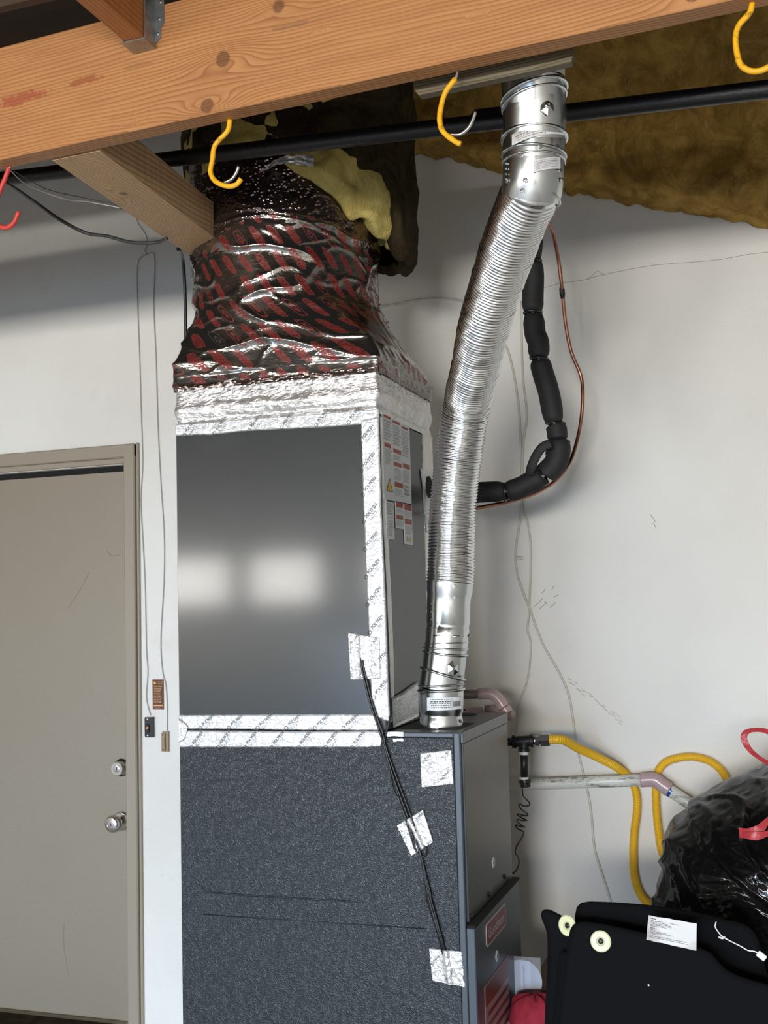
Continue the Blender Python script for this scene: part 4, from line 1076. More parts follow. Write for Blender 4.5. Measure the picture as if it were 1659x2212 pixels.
# copper line
cp = spline([P(1168, 430, 3.02), P(1180, 470, 3.10), P(1193, 500, 3.18), P(1206, 560, 3.24), (P(1212, 605, 3.26)), P(1216, 645, 3.28), P(1222, 700, 3.30), P(1234, 760, 3.32), P(1254, 810, 3.34), P(1259, 850, 3.34), P(1256, 900, 3.34), P(1247, 950, 3.33), P(1230, 1000, 3.30), P(1200, 1038, 3.24), P(1160, 1064, 3.17), P(1110, 1081, 3.10), P(1040, 1096, 3.02), P(990, 1104, 2.97), P(940, 1108, 2.93)], 8)
cl = thing('copper_line', P(1216, 645, 3.28), 'thin bare copper tube curving round the black foam line', 'pipe')
MB().tube(cp, .0056, 12).build('tube', 'copper', cl, True)
q = MB(); j = spline([P(1213, 620, 3.27), P(1214.5, 632, 3.275), P(1215.5, 645, 3.28)], 4); q.tube(j, [.0062, .0070, .0085, .0078, .0088, .0085, .0080, .0068, .006][:len(j)], 12); q.build('brazed_joint', 'iron', cl, True)

# ------------------------------------------------------------------ wires on the wall
def wire(name, pts, Y, r, mat, label, cat='cable', group=None, n=6):
    q = MB(); pp_ = [P(p[0], p[1], p[2] if len(p) > 2 else Y) for p in pts]; q.tube(spline(pp_, n), r, 8); o = q.build(name, mat, None, True)
    c_ = pp_[0].copy(); me = o.data; me.transform(Matrix.Translation(-c_)); o.location = c_; WM[o.name] = Matrix.Translation(c_)
    tag(o, label, cat, group); return o


WW = WY - .0050
wire('bell_wire', [(318, 548), (298, 568), (297, 650), (301, 760), (305, 900), (308, 1000), (304, 1080), (309, 1180), (313, 1260), (316, 1400), (319, 1450), (316, 1500), (318, 1520), (325, 1545)], WW, .0016, 'cable_thin', 'thin pale wire down the wall to the black opener button')
wire('bell_wire', [(318, 548), (334, 556), (332, 660), (337, 780), (341, 920), (347, 1040), (354, 1150), (354, 1250), (347, 1380), (351, 1450), (358, 1480), (361, 1530), (361, 1578)], WW, .0017, 'cable_thin', 'thin pale wire down the wall to the tan door bell button')
wire('bell_wire', [(18, 364, 1.98), (60, 400, 2.1), (140, 430, 2.2), (190, 436, 2.25), (240, 445, 2.25), (258, 449, 2.25)], 2.1, .0013, 'cable_thin', 'fine grey wire sagging from beam to joist above the grey cable')
wire('bell_wire', [(30, 370, 1.98), (100, 408, 2.1), (170, 425, 2.2), (240, 440, 2.25), (262, 452, 2.25)], 2.1, .0010, 'cable_grey', 'fine dark wire twisted beside the pale one by the joist')
wire('bell_wire', [(294, 470, WW), (300, 485, WW), (316, 510, WW), (317, 530, WW), (313, 540, WW), (318, 550, WW)], WW, .0014, 'cable_thin', 'short wire end dropping from the joist on the upper wall')
wire('grey_cable', [(5, 392, 2.1), (30, 406, 2.2), (80, 440, 2.35), (130, 475, 2.45), (185, 503, 2.5), (230, 510, 2.5), (280, 523, 2.5), (320, 525, 2.5), (345, 522, 2.5), (360, 515, 2.48)], 2.4, .0046, 'cable_grey', 'dark grey cable sagging from the beam to the joist underside')
wire('black_cable', [(384, 538, 2.66), (390, 545, 2.72), (396, 570, 2.8), (400, 640, 2.84), (401, 720, 2.86), (399, 790, 2.88), (398, 830, 2.9)], 2.8, .0048, 'cable_black', 'black cable dropping from the joist behind the wrapped duct')
wire('white_cable', [(800, 664, WW), (850, 658, WW), (900, 648, WW), (960, 645, WW), (1010, 655, WW), (1060, 690, WW), (1094, 750, WW), (1112, 820, WW), (1122, 900, WW), (1126, 1000, WW), (1126, 1100, WW), (1114, 1190, WW), (1118, 1240, WW), (1130, 1280, WW), (1146, 1320, WW), (1172, 1390, WW), (1206, 1450, WW), (1228, 1500, WW), (1240, 1570, WW), (1246, 1610, WW), (1262, 1680, WW), (1275, 1740, WW), (1284, 1830, WW), (1298, 1880, WW), (1314, 1930, WW), (1326, 1975, WW)], WW, .0036, 'cable_white', 'long off-white cable running down behind the gas hose to the mats')
wire('white_cable', [(1126, 650, WW), (1127, 740, WW), (1130, 820, WW), (1138, 900, WW), (1130, 960, WW), (1131, 1080, WW), (1145, 1160, WW), (1146, 1240, WW), (1142, 1330, WW), (1139, 1360, WW), (1146, 1388, WW), (1144, 1440, WW), (1136, 1480, WW), (1122, 1520, WW), (1119, 1560, WW), (1118, 1588, WW - .04)], WW, .0032, 'cable_white', 'worn white cable crossing the long one and ending at the gas tee')
q = MB(); c = P(1121, 1206, WY - .006); q.box(c.x - .012, c.x + .012, c.y - .004, c.y + .003, c.z - .006, c.z + .006, .002); o = q.build('cable_clip', 'cable_white'); tag(o, 'small clear clip holding the off-white cables to the wall', 'clip')

# ------------------------------------------------------------------ wall buttons and sticker
c = P(326, 1570, WY); hw, hh_ = .0155, .036
op = thing('opener_button', (c.x, WY, c.z - hh_), 'black garage opener button with orange glow on the wall', 'switch')
q = MB(); q.poly([(c.x - hw, WY - .001, c.z + hh_ - .003), (c.x - hw, WY - .001, c.z - hh_ + .006), (c.x - hw + .003, WY - .001, c.z - hh_), (c.x + hw, WY - .001, c.z - hh_), (c.x + hw, WY - .001, c.z + hh_), (c.x - hw + .002, WY - .001, c.z + hh_)], (0, -.017, 0)); q.build('body', 'black', op)
q = MB(); q.box(c.x - .010, c.x + .005, WY - .0215, WY - .017, c.z - .019, c.z + .012, .002); q.build('push_plate', 'black', op)
q = MB(); q.poly([(c.x - .006, WY - .0216, c.z - .006), (c.x + .004, WY - .0216, c.z - .001), (c.x - .001, WY - .0216, c.z + .002), (c.x - .006, WY - .0216, c.z + .001)], (0, -.0006, 0)); q.build('glow_lamp', 'glow', op)
for dz in (.029, -.029): q = MB(); lathe(q, [(.003, 0), (.0025, .002)], (c.x - .003, WY - .018, c.z + dz), (0, -1, 0), 12); q.build('screw', 'white', op)
c = P(359, 1601, WY); hw, hh_ = .014, .0365
op = thing('bell_button', (c.x, WY, c.z - hh_), 'tan plastic door bell button on the wall beside the furnace', 'switch')
q = MB(); q.poly([(c.x - hw, WY - .001, c.z + hh_ - .007), (c.x - hw, WY - .001, c.z - hh_), (c.x + hw, WY - .001, c.z - hh_), (c.x + hw, WY - .001, c.z + hh_), (c.x - hw + .008, WY - .001, c.z + hh_)], (0, -.009, 0)); q.build('base', 'tan', op)
MB().box(c.x - .011, c.x + .004, WY - .018, WY - .010, c.z - hh_ + .003, c.z + hh_ - .006, .002).build('cover', 'tan', op)
MB().box(c.x - .009, c.x + .002, WY - .0195, WY - .018, c.z - .013, c.z + .010, .0006).build('push_plate', 'tan', op)
for dz in (.024, -.028): q = MB(); lathe(q, [(.0028, 0), (.002, .0015)], (c.x - .0035, WY - .018, c.z + dz), (0, -1, 0), 12); q.build('screw', 'iron', op)
c = P(342, 1500, WY); W2, H2 = .0235, .0545
stk = thing('wall_sticker', (c.x, WY, c.z - H2), 'maroon advertising sticker with gold lettering above the wall buttons', 'sticker')
MB().box(c.x - W2, c.x + W2, WY - .0010, WY - .0003, c.z - H2, c.z + H2).build('backing', 'maroon', stk)
q = MB(); e_ = .0025
for (a0, a1, b0, b1) in ((-W2 + e_, W2 - e_, H2 - e_ - .0006, H2 - e_), (-W2 + e_, W2 - e_, -H2 + e_, -H2 + e_ + .0006), (-W2 + e_, -W2 + e_ + .0006, -H2 + e_, H2 - e_), (W2 - e_ - .0006, W2 - e_, -H2 + e_, H2 - e_), (-W2 + .004, W2 - .004, -.013, -.0125)):
    q.box(c.x + a0, c.x + a1, WY - .0014, WY - .001, c.z + b0, c.z + b1)
q.build('gold_border', 'gold', stk)
q = MB(); Y_ = WY - .0014
put_text(q, 'A-Affordable', (c.x - .006, Y_, c.z + .043), (1, 0, 0), (0, 0, 1), .0065, .85, True); put_text(q, 'Garage Door', (c.x - .006, Y_, c.z + .037), (1, 0, 0), (0, 0, 1), .0060, .85, True)
for k, tx in enumerate(('• BROKEN SPRINGS', '• OPENER REPAIR', '• DOOR REPAIR', '• NEW DOORS', '• NEW OPENERS')): put_text(q, tx, (c.x - .0195, Y_, c.z + .0265 - k * .0088), (1, 0, 0), (0, 0, 1), .0078, .54, True)
for k, tx in enumerate(('(909) 383-7777', '(760) 352-4999')): put_text(q, tx, (c.x - .019, Y_, c.z - .0215 - k * .009), (1, 0, 0), (0, 0, 1), .0085, .60, True)
q.box(c.x - .0185, c.x + .0185, Y_, WY - .001, c.z - .0425, c.z - .0375); q.poly([(c.x - .0195, Y_, c.z + .037), (c.x - .009, Y_, c.z + .037), (c.x - .009, Y_, c.z + .043), (c.x - .0142, Y_, c.z + .048), (c.x - .0195, Y_, c.z + .043)], (0, .0004, 0)); put_text(q, 'SINCE 1985', (c.x - .0145, Y_, c.z - .050), (1, 0, 0), (0, 0, 1), .005, .9)
q.build('lettering', 'gold', stk)

# ------------------------------------------------------------------ low-voltage wires taped to the furnace
lv = thing('thermostat_cable', P(790, 1440, F0), 'bundle of thin black wires taped down the front of coil cabinet and furnace', 'cable')
YW = F0 - .008
def lvw(pts, r=.0021): MB().tube(spline([P(x, y, YW if len(p_) < 3 else p_[2]) for p_ in pts for x, y in [p_[:2]]], 7), r, 8).build('wire', 'cable_black', lv, True)


lvw([(783, 1416, F0 - .002), (780, 1430), (785, 1460), (800, 1520), (820, 1580), (832, 1620), (850, 1680), (872, 1740), (890, 1790), (903, 1830), (915, 1870), (925, 1920), (940, 1975), (955, 2030), (963, 2062, F0 - .003)], .0026)
lvw([(785, 1416, F0 - .002), (784, 1432), (790, 1462), (806, 1524), (826, 1582), (834, 1616), (856, 1678), (880, 1742), (897, 1792), (906, 1835), (914, 1870), (922, 1920), (935, 1975), (953, 2032), (962, 2066, F0 - .003)], .0024)
lvw([(842, 1546, F0 - .004), (838, 1570), (830, 1605), (836, 1640), (852, 1690), (866, 1740), (888, 1795), (899, 1838), (916, 1850), (921, 1838, ), (916, 1826)], .0018)
lvw([(834, 1620), (848, 1700), (862, 1730), (882, 1790), (896, 1835), (908, 1850), (914, 1880), (919, 1930), (921, 1948), (935, 1990), (950, 2040), (958, 2066, F0 - .003)], .0018)
lvw([(914, 1870), (930, 1930), (932, 1960), (948, 2010), (966, 2066, F0 - .003)], .0018)


def patch(name, parent, corners, Y, mat='tape_crumpled', bul=.004, n=26, marks=(), ridge=None, seed=0, lab=None):
    A, B, C_, D = [P(x, y, Y) for x, y in corners]; q = MB()  # A tl, B tr, C br, D bl
    def fn(u, v):
        p = A.lerp(B, u).lerp(D.lerp(C_, u), v); ed = min(u, 1 - u, v, 1 - v)
        if ed < 1e-6: p = p + Vector((.0012 * nz(u * 22 + seed, v * 22), 0, .0012 * nz(v * 22, u * 22 + seed)))
        k = .0008 + bul * abs(turb(u * 6 + seed, v * 6, seed, 3)) * min(1, ed * 12 + .15)
        if ridge: k += ridge[2] * math.exp(-((u - (ridge[0] + (ridge[1] - ridge[0]) * v)) / .09) ** 2)
        return p - Vector((0, k, 0))
    q.grid(fn, n, n); k0 = len(q.v); w_ = n + 1
    idx = list(range(w_)) + [j * w_ + n for j in range(1, w_)] + [n * w_ + i for i in range(n - 1, -1, -1)] + [j * w_ for j in range(n - 1, 0, -1)]
    for i in idx: p = q.v[i]; q.v.append((p[0], Y + .0002, p[2]))
    for a in range(len(idx)): b2 = (a + 1) % len(idx); q.f.append((idx[a], idx[b2], k0 + b2, k0 + a))
    o = q.build(name, mat, parent, True, label=lab)
    if marks: prints(o, marks, 'Y', Y - .002, A_, .008, extra=False)
    return o


patch('foil_patch', cc_, ((752, 1366), (820, 1378), (822, 1466), (758, 1468)), F0 - .003, ridge=(.45, .42, .004), seed=1, marks=((760, 1392), (800, 1400)), lab='crumpled foil patch over the wire entry')
patch('foil_patch', fu, ((908, 1627), (975, 1620), (980, 1693), (911, 1701)), F0 - .001, seed=4, marks=((915, 1650), (955, 1688), (958, 1640)), lab='square foil patch with no wires')
patch('foil_patch', fu, ((857, 1783), (914, 1749), (936, 1819), (889, 1849)), F0 - .004, ridge=(.45, .55, .007), seed=8, marks=((900, 1775), (873, 1815)), lab='tilted foil patch over the wires')
patch('foil_patch', fu, ((927, 2048), (998, 2055), (1005, 2132), (934, 2118)), F0 - .002, ridge=(.5, .55, .006), seed=12, marks=((934, 2085), (965, 2118)), lab='lowest foil patch where the wires end')
# screw seen in the first patch where wires enter
# ------------------------------------------------------------------ PVC pipes behind the furnace
pv = thing('intake_pipe', P(1020, 1497, 3.15), 'short grey plastic pipe with pink-stained elbow behind the furnace top', 'pipe')
YE = 3.20
MB().tube([P(985, 1501, YE - .02), P(1040, 1499, YE)], .0135, 20).build('pipe', 'pvc_clean', pv, True)
q = MB(); ep = spline([P(1034, 1499, YE), P(1055, 1498, YE), P(1068, 1502, YE), P(1080, 1515, YE), P(1088, 1528, YE)], 6); q.tube(ep, .0165, 20); q.build('elbow', 'pink', pv, True)
MB().tube([P(1080, 1516, YE), P(1092, 1534, YE), P(1096, 1540, YE)], .0128, 20).build('pipe', 'pvc_clean', pv, True)
q = MB(); e0, e1 = P(1091, 1527, YE), P(1099, 1540, YE + .01); q.tube([P(1090, 1530, YE), P(1098, 1541, YE)], .0170, 20, cap=False); q.build('socket', 'pink', pv, True)
MB().tube([P(960, 1540, 3.3), P(1045, 1536, 3.3)], .017, 20).build('pipe', 'pink', pv, True)
MB().tube([P(1048, 1534, 3.29), P(1064, 1534, 3.29)], .0145, 16).build('pipe', 'pvc_clean', pv, True)
MB().tube([P(1064, 1533, 3.29), P(1105, 1545, 3.25)], .016, 16).build('pipe', 'pink', pv, True)

cd_ = thing('condensate_pipe', P(1250, 1690, WY - .06), 'scuffed white plastic drain pipe crossing the wall in front of the yellow hose', 'pipe')
YC = WY - .062; rc = .0168 * 1.12
a1, a2 = P(1085, 1696, YC), P(1386, 1685, YC); MB().tube([a1.lerp(a2, k / 6) for k in range(7)], rc, 24).build('pipe', 'pvc', cd_, True)
q = MB(); ep = spline([P(1384, 1685, YC), P(1402, 1684, YC), P(1416, 1685, YC), P(1428, 1694, YC), P(1446, 1706, YC)], 6); q.tube(ep, .0225, 20); q.build('elbow', 'pink', cd_, True)
b1_, b2_ = P(1440, 1702, YC), P(1545, 1774, YC); MB().tube([b1_, b1_.lerp(b2_, .5), b2_], rc, 24).build('pipe', 'pvc', cd_, True)
q = MB(); s_ = spline([P(1443, 1704, YC), P(1447, 1708, YC), P(1451, 1711, YC)], 4); n = len(s_)
q.tube(s_, rc + .0006, 24, cap=False)
for i in range(len(q.v)):
    v_ = Vector(q.v[i])
q.build('primer_smear', 'blue', cd_, True)

# ------------------------------------------------------------------ gas tee, drip leg and hose
YG = 3.30
gt = thing('gas_tee', P(1133, 1600, YG), 'black iron gas tee with drip leg beside the furnace', 'fitting')
def PG(x, y): return P(x, y, YG)


q = MB(); q.tube([PG(1108, 1602), PG(1108, 1602), PG(1115, 1602), PG(1116, 1602), PG(1146, 1600), PG(1147, 1600), PG(1153, 1600), PG(1153, 1600)], [.0135, .0195, .0195, .0160, .0160, .0195, .0195, .012], 24); q.build('tee_body', 'iron', gt, True, angle=.6)
q = MB(); q.tube([PG(1132, 1603), PG(1132, 1616), PG(1132, 1617), PG(1132, 1623), PG(1132, 1623)], [.0165, .0155, .0185, .0185, .013], 24); q.build('tee_branch', 'iron', gt, True, angle=.6)
MB().tube([PG(1060, 1604), PG(1110, 1602)], .0125, 16).build('nipple', 'iron', gt, True)
MB().tube([PG(1132, 1620), PG(1132, 1685)], .0122, 20).build('drip_nipple', 'iron', gt, True)
for y_ in (1627, 1681): MB().tube([PG(1132, y_ - 3), PG(1132, y_ + 3)], .0128, 20).build('thread_tape', 'white', gt, True)
q = MB(); q.tube([PG(1133, 1684), PG(1133, 1684), PG(1134, 1690), PG(1134, 1692), PG(1135, 1700), PG(1135, 1700)], [.012, .0185, .0188, .0160, .0155, .008], 20); q.build('pipe_cap', 'iron', gt, True, angle=.6)
yh = thing('gas_hose', P(1180, 1598, YG), 'corrugated yellow gas hose looping over the wall from the tee', 'hose')
def hexnut(x0, x1, y, R, m_): q = MB(); q.tube([PG(x0, y), PG(x0, y), PG(x1, y), PG(x1, y)], [R * .8, R, R, R * .8], 6); q.build('hex_nut', m_, yh)


MB().tube([PG(1152, 1600), PG(1160, 1600)], .0125, 16).build('adapter', 'screw', yh, True)
hexnut(1158, 1166, 1600, .0155, 'screw'); hexnut(1169, 1188, 1598, .0195, 'screw')
MB().tube([PG(1164, 1599), PG(1171, 1599)], .012, 16).build('adapter', 'iron', yh, True)
YH = WY - .022
hp = [(1188, 1597, YG), (1204, 1597, YG), (1222, 1600, 3.34), (1245, 1614, 3.42), (1290, 1635, 3.52), (1330, 1656, 3.58), (1352, 1672, YH), (1366, 1690, YH), (1375, 1718, YH), (1376, 1750, YH), (1370, 1800, YH), (1368, 1850, YH), (1370, 1890, YH), (1380, 1925, YH), (1394, 1946, YH - .01), (1412, 1959, YH - .02), (1440, 1966, YH - .03), (1462, 1950, YH - .03), (1462, 1900, YH - .02), (1446, 1870, YH - .01), (1430, 1840, YH), (1423, 1800, YH), (1418, 1750, YH), (1417, 1700, YH), (1420, 1670, YH), (1436, 1648, YH), (1462, 1638, YH), (1495, 1635, YH), (1530, 1643, YH), (1556, 1662, YH), (1572, 1690, YH), (1582, 1730, YH), (1585, 1780, YH)]
sp = spline([P(*p) for p in hp], 10); pit = .0064; rs_, L_ = resample(sp, pit / 4); rad = [.0118 + .0021 * math.sin(2 * PI * k / 4 + .5) for k in range(len(rs_))]
MB().tube(rs_, rad, 18).build('corrugated_tube', 'hose', yh, True)

# coiled thermostat wire
cw = [(1128, 1703), (1130, 1718), (1138, 1728), (1144, 1734), (1142, 1740), (1132, 1741), (1124, 1737), (1121, 1740), (1128, 1750), (1138, 1757), (1138, 1762), (1126, 1760), (1118, 1758), (1120, 1762), (1134, 1770), (1138, 1772), (1128, 1772), (1118, 1770), (1117, 1774), (1128, 1784), (1134, 1786), (1124, 1785), (1114, 1782), (1118, 1790), (1131, 1797), (1128, 1808), (1116, 1828), (1113, 1842), (1118, 1850), (1121, 1862), (1116, 1878), (1104, 1890), (1094, 1896)]
wire('coiled_wire', [(x, y, 3.20 + .014 * math.sin(i * 1.9)) for i, (x, y) in enumerate(cw)], 3.2, .0022, 'cable_black', 'black wire coiled like a spring below the gas tee', n=5)

# ------------------------------------------------------------------ rubbish bag
YB = 3.02
bg = thing('bin_bag', P(1640, 2200, YB), 'full black plastic bin bag with red drawstring against the wall', 'bag')
BC = P(1690, 1905, YB)
sil = [(1800, 1640), (1700, 1612), (1659, 1650), (1640, 1662), (1600, 1676), (1560, 1690), (1520, 1715), (1488, 1730), (1484, 1750), (1462, 1765), (1450, 1780), (1442, 1810), (1438, 1850), (1436, 1868), (1424, 1890), (1419, 1930), (1412, 1975), (1415, 2050), (1425, 2150), (1450, 2300), (1560, 2420), (1700, 2440), (1850, 2400), (1960, 2200), (1990, 2000), (1960, 1800), (1880, 1690)]
pol = sorted([(math.atan2((p := P(x, y, YB)).z - BC.z, p.x - BC.x), math.hypot(p.x - BC.x, p.z - BC.z)) for x, y in sil]); pa_ = [a for a, _ in pol]; pr_ = [r for _, r in pol]
pa_ = [pa_[-1] - 2 * PI] + pa_ + [pa_[0] + 2 * PI]; pr_ = [pr_[-1]] + pr_ + [pr_[0]]
KNOT = P(1700, 1830, YB)
q = MB()
def bagf(u, v):
    a = u * 2 * PI - PI; r = float(np.interp(a, pa_, pr_)); ph = v * PI; s_ = math.sin(ph) ** .72; yy = -math.cos(ph) * .36
    x, z = BC.x + r * s_ * math.cos(a), BC.z + r * s_ * math.sin(a); y = YB + yy
    # folds radiating from the knot
    dx, dz = x - KNOT.x, z - KNOT.z; th = math.atan2(dz, dx); rr = math.hypot(dx, dz)
    dg = (x * .60 + z * .80); al_ = (x * .8 - z * .6)
    f = max(0, 1 - abs(nz(dg * 16 + 2 * nz(al_ * 3, y * 4, 2), al_ * 2.5, y * 3)) * 3) ** 2 * .010 + .014 * turb(x * 4, y * 4, z * 4, 2) + .007 * max(0, 1 - abs(nz(math.atan2(z - KNOT.z, x - KNOT.x) * 9, 0, 4)) * 4) * math.exp(-(rr / .16) ** 2) + .0022 * (1 - abs(nz(x * 34, y * 34, z * 34)) * 2)
    f *= .35 + .65 * (1 if 0.08 < v < .92 else 0)
    n_ = Vector((s_ * math.cos(a), -math.cos(ph), s_ * math.sin(a)))
    if ph > PI * .5: f *= .4
    k = .55 if .42 < v < .58 else 1
    return Vector((x, y, z)) + n_ * f * k
q.grid(bagf, 260, 130, True)
bo = q.build('bag_body', 'bag', bg, True)


def ribbon(name, pts, wd, parent, mat='drawstring'):
    s_ = spline([P(*p) for p in pts], 8); q = MB(); n = len(s_) - 1
    def fn(u, v):
        i = min(int(u * n + .5), n); p = s_[i]; t = (s_[min(i + 1, n)] - s_[max(i - 1, 0)]).normalized(); sd = t.cross(Vector((0, 1, 0))).normalized(); tw = .8 * math.sin(u * 5 + .5)
        return p + (sd * math.cos(tw) + Vector((0, 1, 0)) * math.sin(tw) * .6) * ((v - .5) * wd) + Vector((0, -.003 * nz(u * 20, v * 4), 0))
    q.grid(fn, n, 4); return q.build(name, mat, parent, True)


ribbon('drawstring', [(1672, 1585, 2.95), (1645, 1577, 2.95), (1622, 1578, 2.95), (1609, 1585, 2.95), (1608, 1600, 2.95), (1622, 1622, 2.95), (1645, 1640, 2.95), (1672, 1656, 2.93)], .016, bg)
ribbon('drawstring', [(1672, 1764, 2.63), (1655, 1776, 2.62), (1640, 1792, 2.62), (1620, 1797, 2.62), (1597, 1797, 2.63)], .020, bg)
ribbon('drawstring', [(1597, 1801, 2.63), (1620, 1806, 2.61), (1645, 1804, 2.61), (1672, 1796, 2.61)], .018, bg)

# ------------------------------------------------------------------ car mats
def mat_obj(label, pts, Y0, lean, yawk, thick=.010, curl=None, group='black carpet car mats'):
    """rounded outline in the picture, standing almost upright at depth Y0 (leaning back with height)."""
    P3 = []
    base = None
    for (x, y) in pts:
        Y = Y0
        for _ in range(3):
            p = P(x, y, Y); Y = Y0 + lean * (p.z - .75) + yawk * (p.x + .35)
        P3.append(P(x, y, Y))
    lo = min(p.z for p in P3); xs = [p.x for p in P3]
    t = thing('car_mat', (sum(xs) / len(xs), Y0, lo), label, 'mat', group)
    q = MB(); q.poly(P3, (0, thick, 0)); q.build('carpet', 'carpet', t)
    q = MB(); sp_ = []
    n = len(P3)
    for i in range(n):
        p0, p1, p2, p3 = P3[i - 1], P3[i], P3[(i + 1) % n], P3[(i + 2) % n]
        for k in range(4): f = k / 4; sp_.append(p1.lerp(p2, f))
    sp_ = [p + Vector((0, thick / 2, 0)) for p in sp_]; q.tube(sp_, .0062, 8, closed=True); q.build('binding', 'binding', t, True)
    return t, P3


def rounded(pts, r=3):
    """chaikin corner cutting"""
    for _ in range(r):
        o = []
        for i in range(len(pts)):
            a, b_ = pts[i], pts[(i + 1) % len(pts)]; d_ = math.hypot(b_[0] - a[0], b_[1] - a[1])
            k = min(.25, 14.0 / max(d_, 1)); o.append((a[0] + (b_[0] - a[0]) * k, a[1] + (b_[1] - a[1]) * k)); o.append((a[0] + (b_[0] - a[0]) * (1 - k), a[1] + (b_[1] - a[1]) * (1 - k)))
        pts = o
    return pts


YM = 2.30
front = rounded([(1240, 1996), (1300, 2003), (1400, 2025), (1500, 2052), (1532, 2064), (1556, 2096), (1590, 2116), (1700, 2148), (1830, 2190), (1850, 2420), (1206, 2420), (1210, 2212), (1222, 2100), (1232, 2040)], 2)
back = rounded([(1247, 1954), (1330, 1957), (1416, 1964), (1500, 1978), (1560, 1993), (1612, 2004), (1632, 2030), (1646, 2090), (1662, 2150), (1690, 2420), (1256, 2420), (1250, 2100)], 2)
side = rounded([(1171, 1976), (1182, 1970), (1212, 1986), (1246, 2002), (1262, 2060), (1262, 2420), (1176, 2420), (1182, 2212), (1187, 2100), (1189, 2040), (1186, 2010)], 2)
mf, _ = mat_obj('front black carpet car mat with a cream grommet at its corner', front, YM, .10, .0)
mb, _ = mat_obj('black carpet car mat behind the front one, carrying the white care tag', back, YM + .09, .10, 0)
ms, _ = mat_obj('narrow standing black car mat curling outward beside the furnace', side, YM + .045, .08, -.05)
o_, _ = mat_obj('black car mat edge sandwiched low between the curled mat and the front mat', rounded([(1213, 2060), (1222, 2062), (1228, 2100), (1240, 2420), (1192, 2420), (1198, 2212), (1206, 2130)], 2), YM + .022, .09, 0)


def grommet(x, y, Y, tilt, parent, sx=1.0):
    c = P(x, y, Y); q = MB(); ax = Vector((tilt, -1, .12)).normalized()
    lathe(q, [(.0205 * sx, 0), (.0205 * sx, .002), (.018 * sx, .004), (.009 * sx, .0038), (.0065 * sx, .0005)], c, ax, 28); g = q.build('grommet', 'cream', parent, True, angle=.5)
    q = MB(); lathe(q, [(.0058 * sx, 0), (.0058 * sx, .0010), (.002, .0022)], c + ax * .0005, ax, 16); q.build('grommet_hole', 'iron', g)


def matY(x, y, Y0, lean, yawk=0):
    Y = Y0
    for _ in range(3): p = P(x, y, Y); Y = Y0 + lean * (p.z - .75) + yawk * (p.x + .35)
    return Y


grommet(1298, 2033, matY(1298, 2033, YM, .10) - .001, 0, mf); grommet(1226, 1999, matY(1227, 1999, YM + .045, .08, -.05) - .010, -.42, ms)
# care tag sewn on the rear mat
yt = matY(1450, 2015, YM + .09, .10) - .004; yt2 = matY(1450, 2040, YM, .10) - .003; yt = min(yt, yt2)
TA, TB, TC_, TD = P(1401, 1977, yt), P(1505, 1995, yt), P(1504, 2054, yt - .004), P(1396, 2031, yt - .004)
q = MB()
def tagf(u, v): p = TA.lerp(TB, u).lerp(TD.lerp(TC_, u), v); return p + Vector((0, -.003 * math.sin(v * 5 + u) * v - .002 * nz(u * 4, v * 4), .0008 * nz(u * 8, v)))
q.grid(tagf, 20, 12); tg = q.build('care_tag', 'tag', mb, True)
q = MB(); random.seed(5)
def stroke_tag(u0, u1, v0, v1): q.grid(lambda a, b_: tagf(u0 + (u1 - u0) * a, v0 + (v1 - v0) * b_) + Vector((0, -.0008, 0)), 4, 1)
for (v, u_end, n0) in ((.08, .16, 1), (.17, .30, 2), (.22, .42, 3), (.27, .48, 3), (.32, .50, 3), (.37, .38, 3), (.45, .16, 1), (.53, .26, 3), (.58, .40, 3), (.63, .50, 3), (.68, .30, 3), (.78, .80, 5), (.84, .84, 5)):
    u = .06
    while u < u_end: w_ = random.uniform(.02, .07); stroke_tag(u, min(u_end, u + w_), v, v + (.035 if v in (.08, .45) else .018)); u += w_ + .012
for k in range(6): stroke_tag(.46 + k * .03, .475 + k * .03, .15 + k * .003, .18 + k * .003)
tag(q.build('printed_marks', 'ink', tg), kind='stuff')
# white plastic tagging thread
yth = matY(1600, 2040, YM + .09, .10) - .006
zt_ = thing('tag_fastener', P(1580, 2040, yth), 'white plastic tag fastener lying over the rear car mat', 'fastener')
MB().tube(spline([P(x, y, yth) for x, y in ((1547, 1991), (1545, 2002), (1553, 2015), (1562, 2024), (1580, 2034), (1600, 2044), (1616, 2053), (1630, 2055), (1640, 2061))], 6), .0013, 8).build('thread', 'white', zt_, True)
q = MB(); c = P(1645, 2065, yth); q.box(-.009, .009, -.002, .002, -.006, .006, .001, Matrix.Translation(c) @ Matrix.Rotation(math.radians(38), 4, 'Y')); q.build('end_bar', 'white', zt_)
q = MB(); q.tube([P(1552, 2024, yth), P(1560, 2027, yth), P(1567, 2024, yth)], .0022, 8); q.build('knot', 'white', zt_, True)
q = MB(); lathe(q, [(.0018, 0), (.0018, .001)], P(1401, 2128, matY(1401, 2128, YM, .1) - .001), (0, -1, 0), 8); q.build('lint_fleck', 'white', mf)
# crate the mats stand on (below the frame)
lowz = min(x_.location.z for x_ in bpy.data.objects if x_.name.startswith('car_mat')) - .008
o = MB().box(-.62, .10, YM - .12, YM + .18, 0, lowz - .003, .006).build('storage_crate', 'cardboard'); tag(o, 'brown cardboard box carrying the black car mats', 'box')
mbx = P(1640, 2440, YB).z
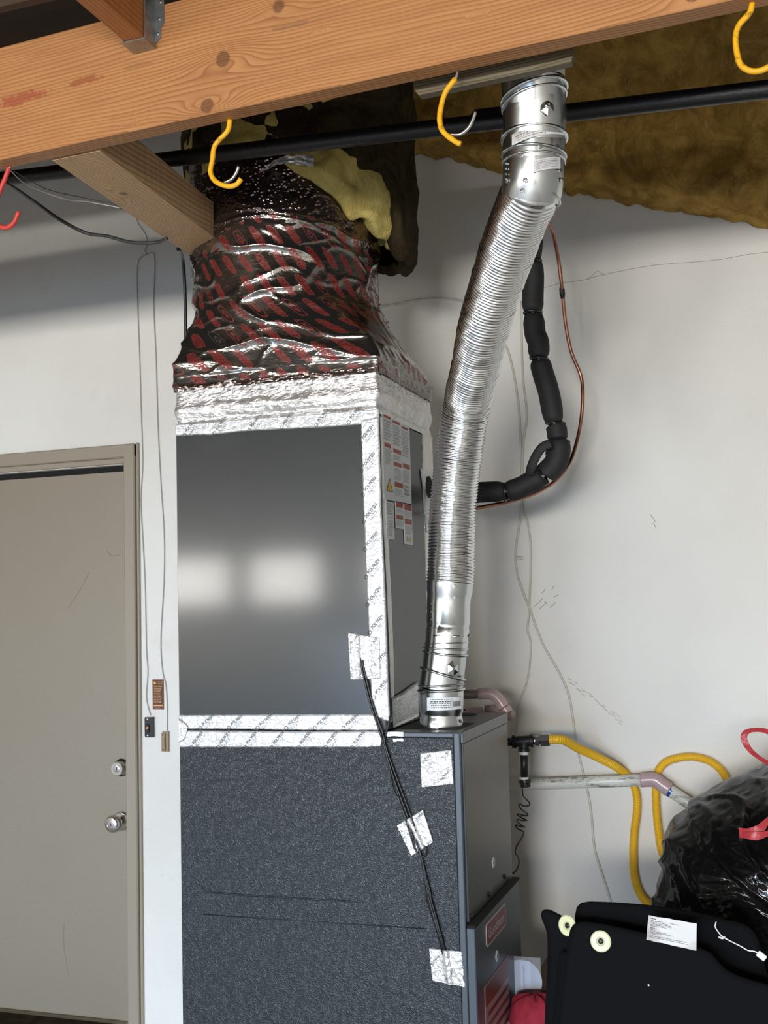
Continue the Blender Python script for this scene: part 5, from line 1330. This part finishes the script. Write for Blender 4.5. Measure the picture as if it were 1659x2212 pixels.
# box, cloth and sleeve between furnace and mats
YX = 2.95
bx0 = P(1120, 2165, YX).x; bx1 = P(1205, 2165, YX).x; bzt = P(1165, 2140, YX).z
o = MB().box(bx0 + .02, bx1 + .12, YX, YX + .28, 0, bzt, .004).build('cardboard_box', 'cardboard'); tag(o, 'brown cardboard box on the floor behind the clear sleeve', 'box')
q = MB()
def clothf(u, v):
    a = u * 2 * PI; ph = v * PI; c = P(1158, 2200, YX - .09); k = 1 + .12 * turb(math.cos(a) * 2, math.sin(a) * 2, v * 4, 3)
    return c + Vector((.068 * math.cos(a) * math.sin(ph) ** .6 * k, .06 * math.sin(a) * math.sin(ph) ** .6 * k, .058 * math.cos(ph) * k))
q.grid(clothf, 60, 40, True); o = q.build('red_cloth', 'red_cloth', None, True); tag(o, 'crumpled dark red cloth tucked between furnace and car mats', 'cloth')
q = MB()
def cloth2(u, v):
    a = u * 2 * PI; ph = v * PI; c = P(1146, 2262, YX - .10); k = 1 + .1 * turb(math.cos(a) * 2, math.sin(a) * 2, v * 4, 3)
    return c + Vector((.085 * math.cos(a) * math.sin(ph) ** .6 * k, .07 * math.sin(a) * math.sin(ph) ** .6 * k, .065 * math.cos(ph) * k))
q.grid(cloth2, 40, 30, True); o = q.build('white_cloth', 'white_cloth', None, True); tag(o, 'white cloth under the crumpled red cloth', 'cloth')
o = MB()  .box(max(bx0 - .02, FX1 + .03), bx1 + .06, YX - .20, YX - .01, 0, P(1146, 2310, YX - .1).z, .004).build('cardboard_box', 'cardboard'); tag(o, 'low cardboard box carrying the red and white cloths', 'box')
ys = YX - .012
sl = thing('document_sleeve', P(1140, 2150, ys), 'clear plastic sleeve with a folded paper and a disc beside the furnace', 'sleeve')
s0, s1 = P(1098, 2068, ys), P(1171, 2150, ys)
MB().box(s0.x, s1.x, ys - .006, ys - .005, s1.z - .06, P(1140, 2066, ys).z).build('film', 'film', sl)
pz0, pz1 = P(1135, 2150, ys).z, P(1135, 2075, ys).z
MB().box(P(1124, 2100, ys).x, P(1147, 2100, ys).x, ys - .004, ys - .003, pz0, pz1).build('paper', 'paper', sl)
q = MB(); lathe(q, [(.052, 0), (.052, .0012), (.05, .0014)], P(1128, 2118, ys - .0015), (0, -1, 0), 40); q.build('disc', 'disc', sl, True, angle=.5)
q = MB()
for k in range(12): put_text(q, 'LIMITED WARRANTY' if k == 0 else 'OWNER MANUAL', (P(1130, 2086, ys).x, ys - .0045, pz1 - .012 - 0), (0, 0, -1), (1, 0, 0), .006) if k == 0 else None
q.build('lettering', 'ink', sl)
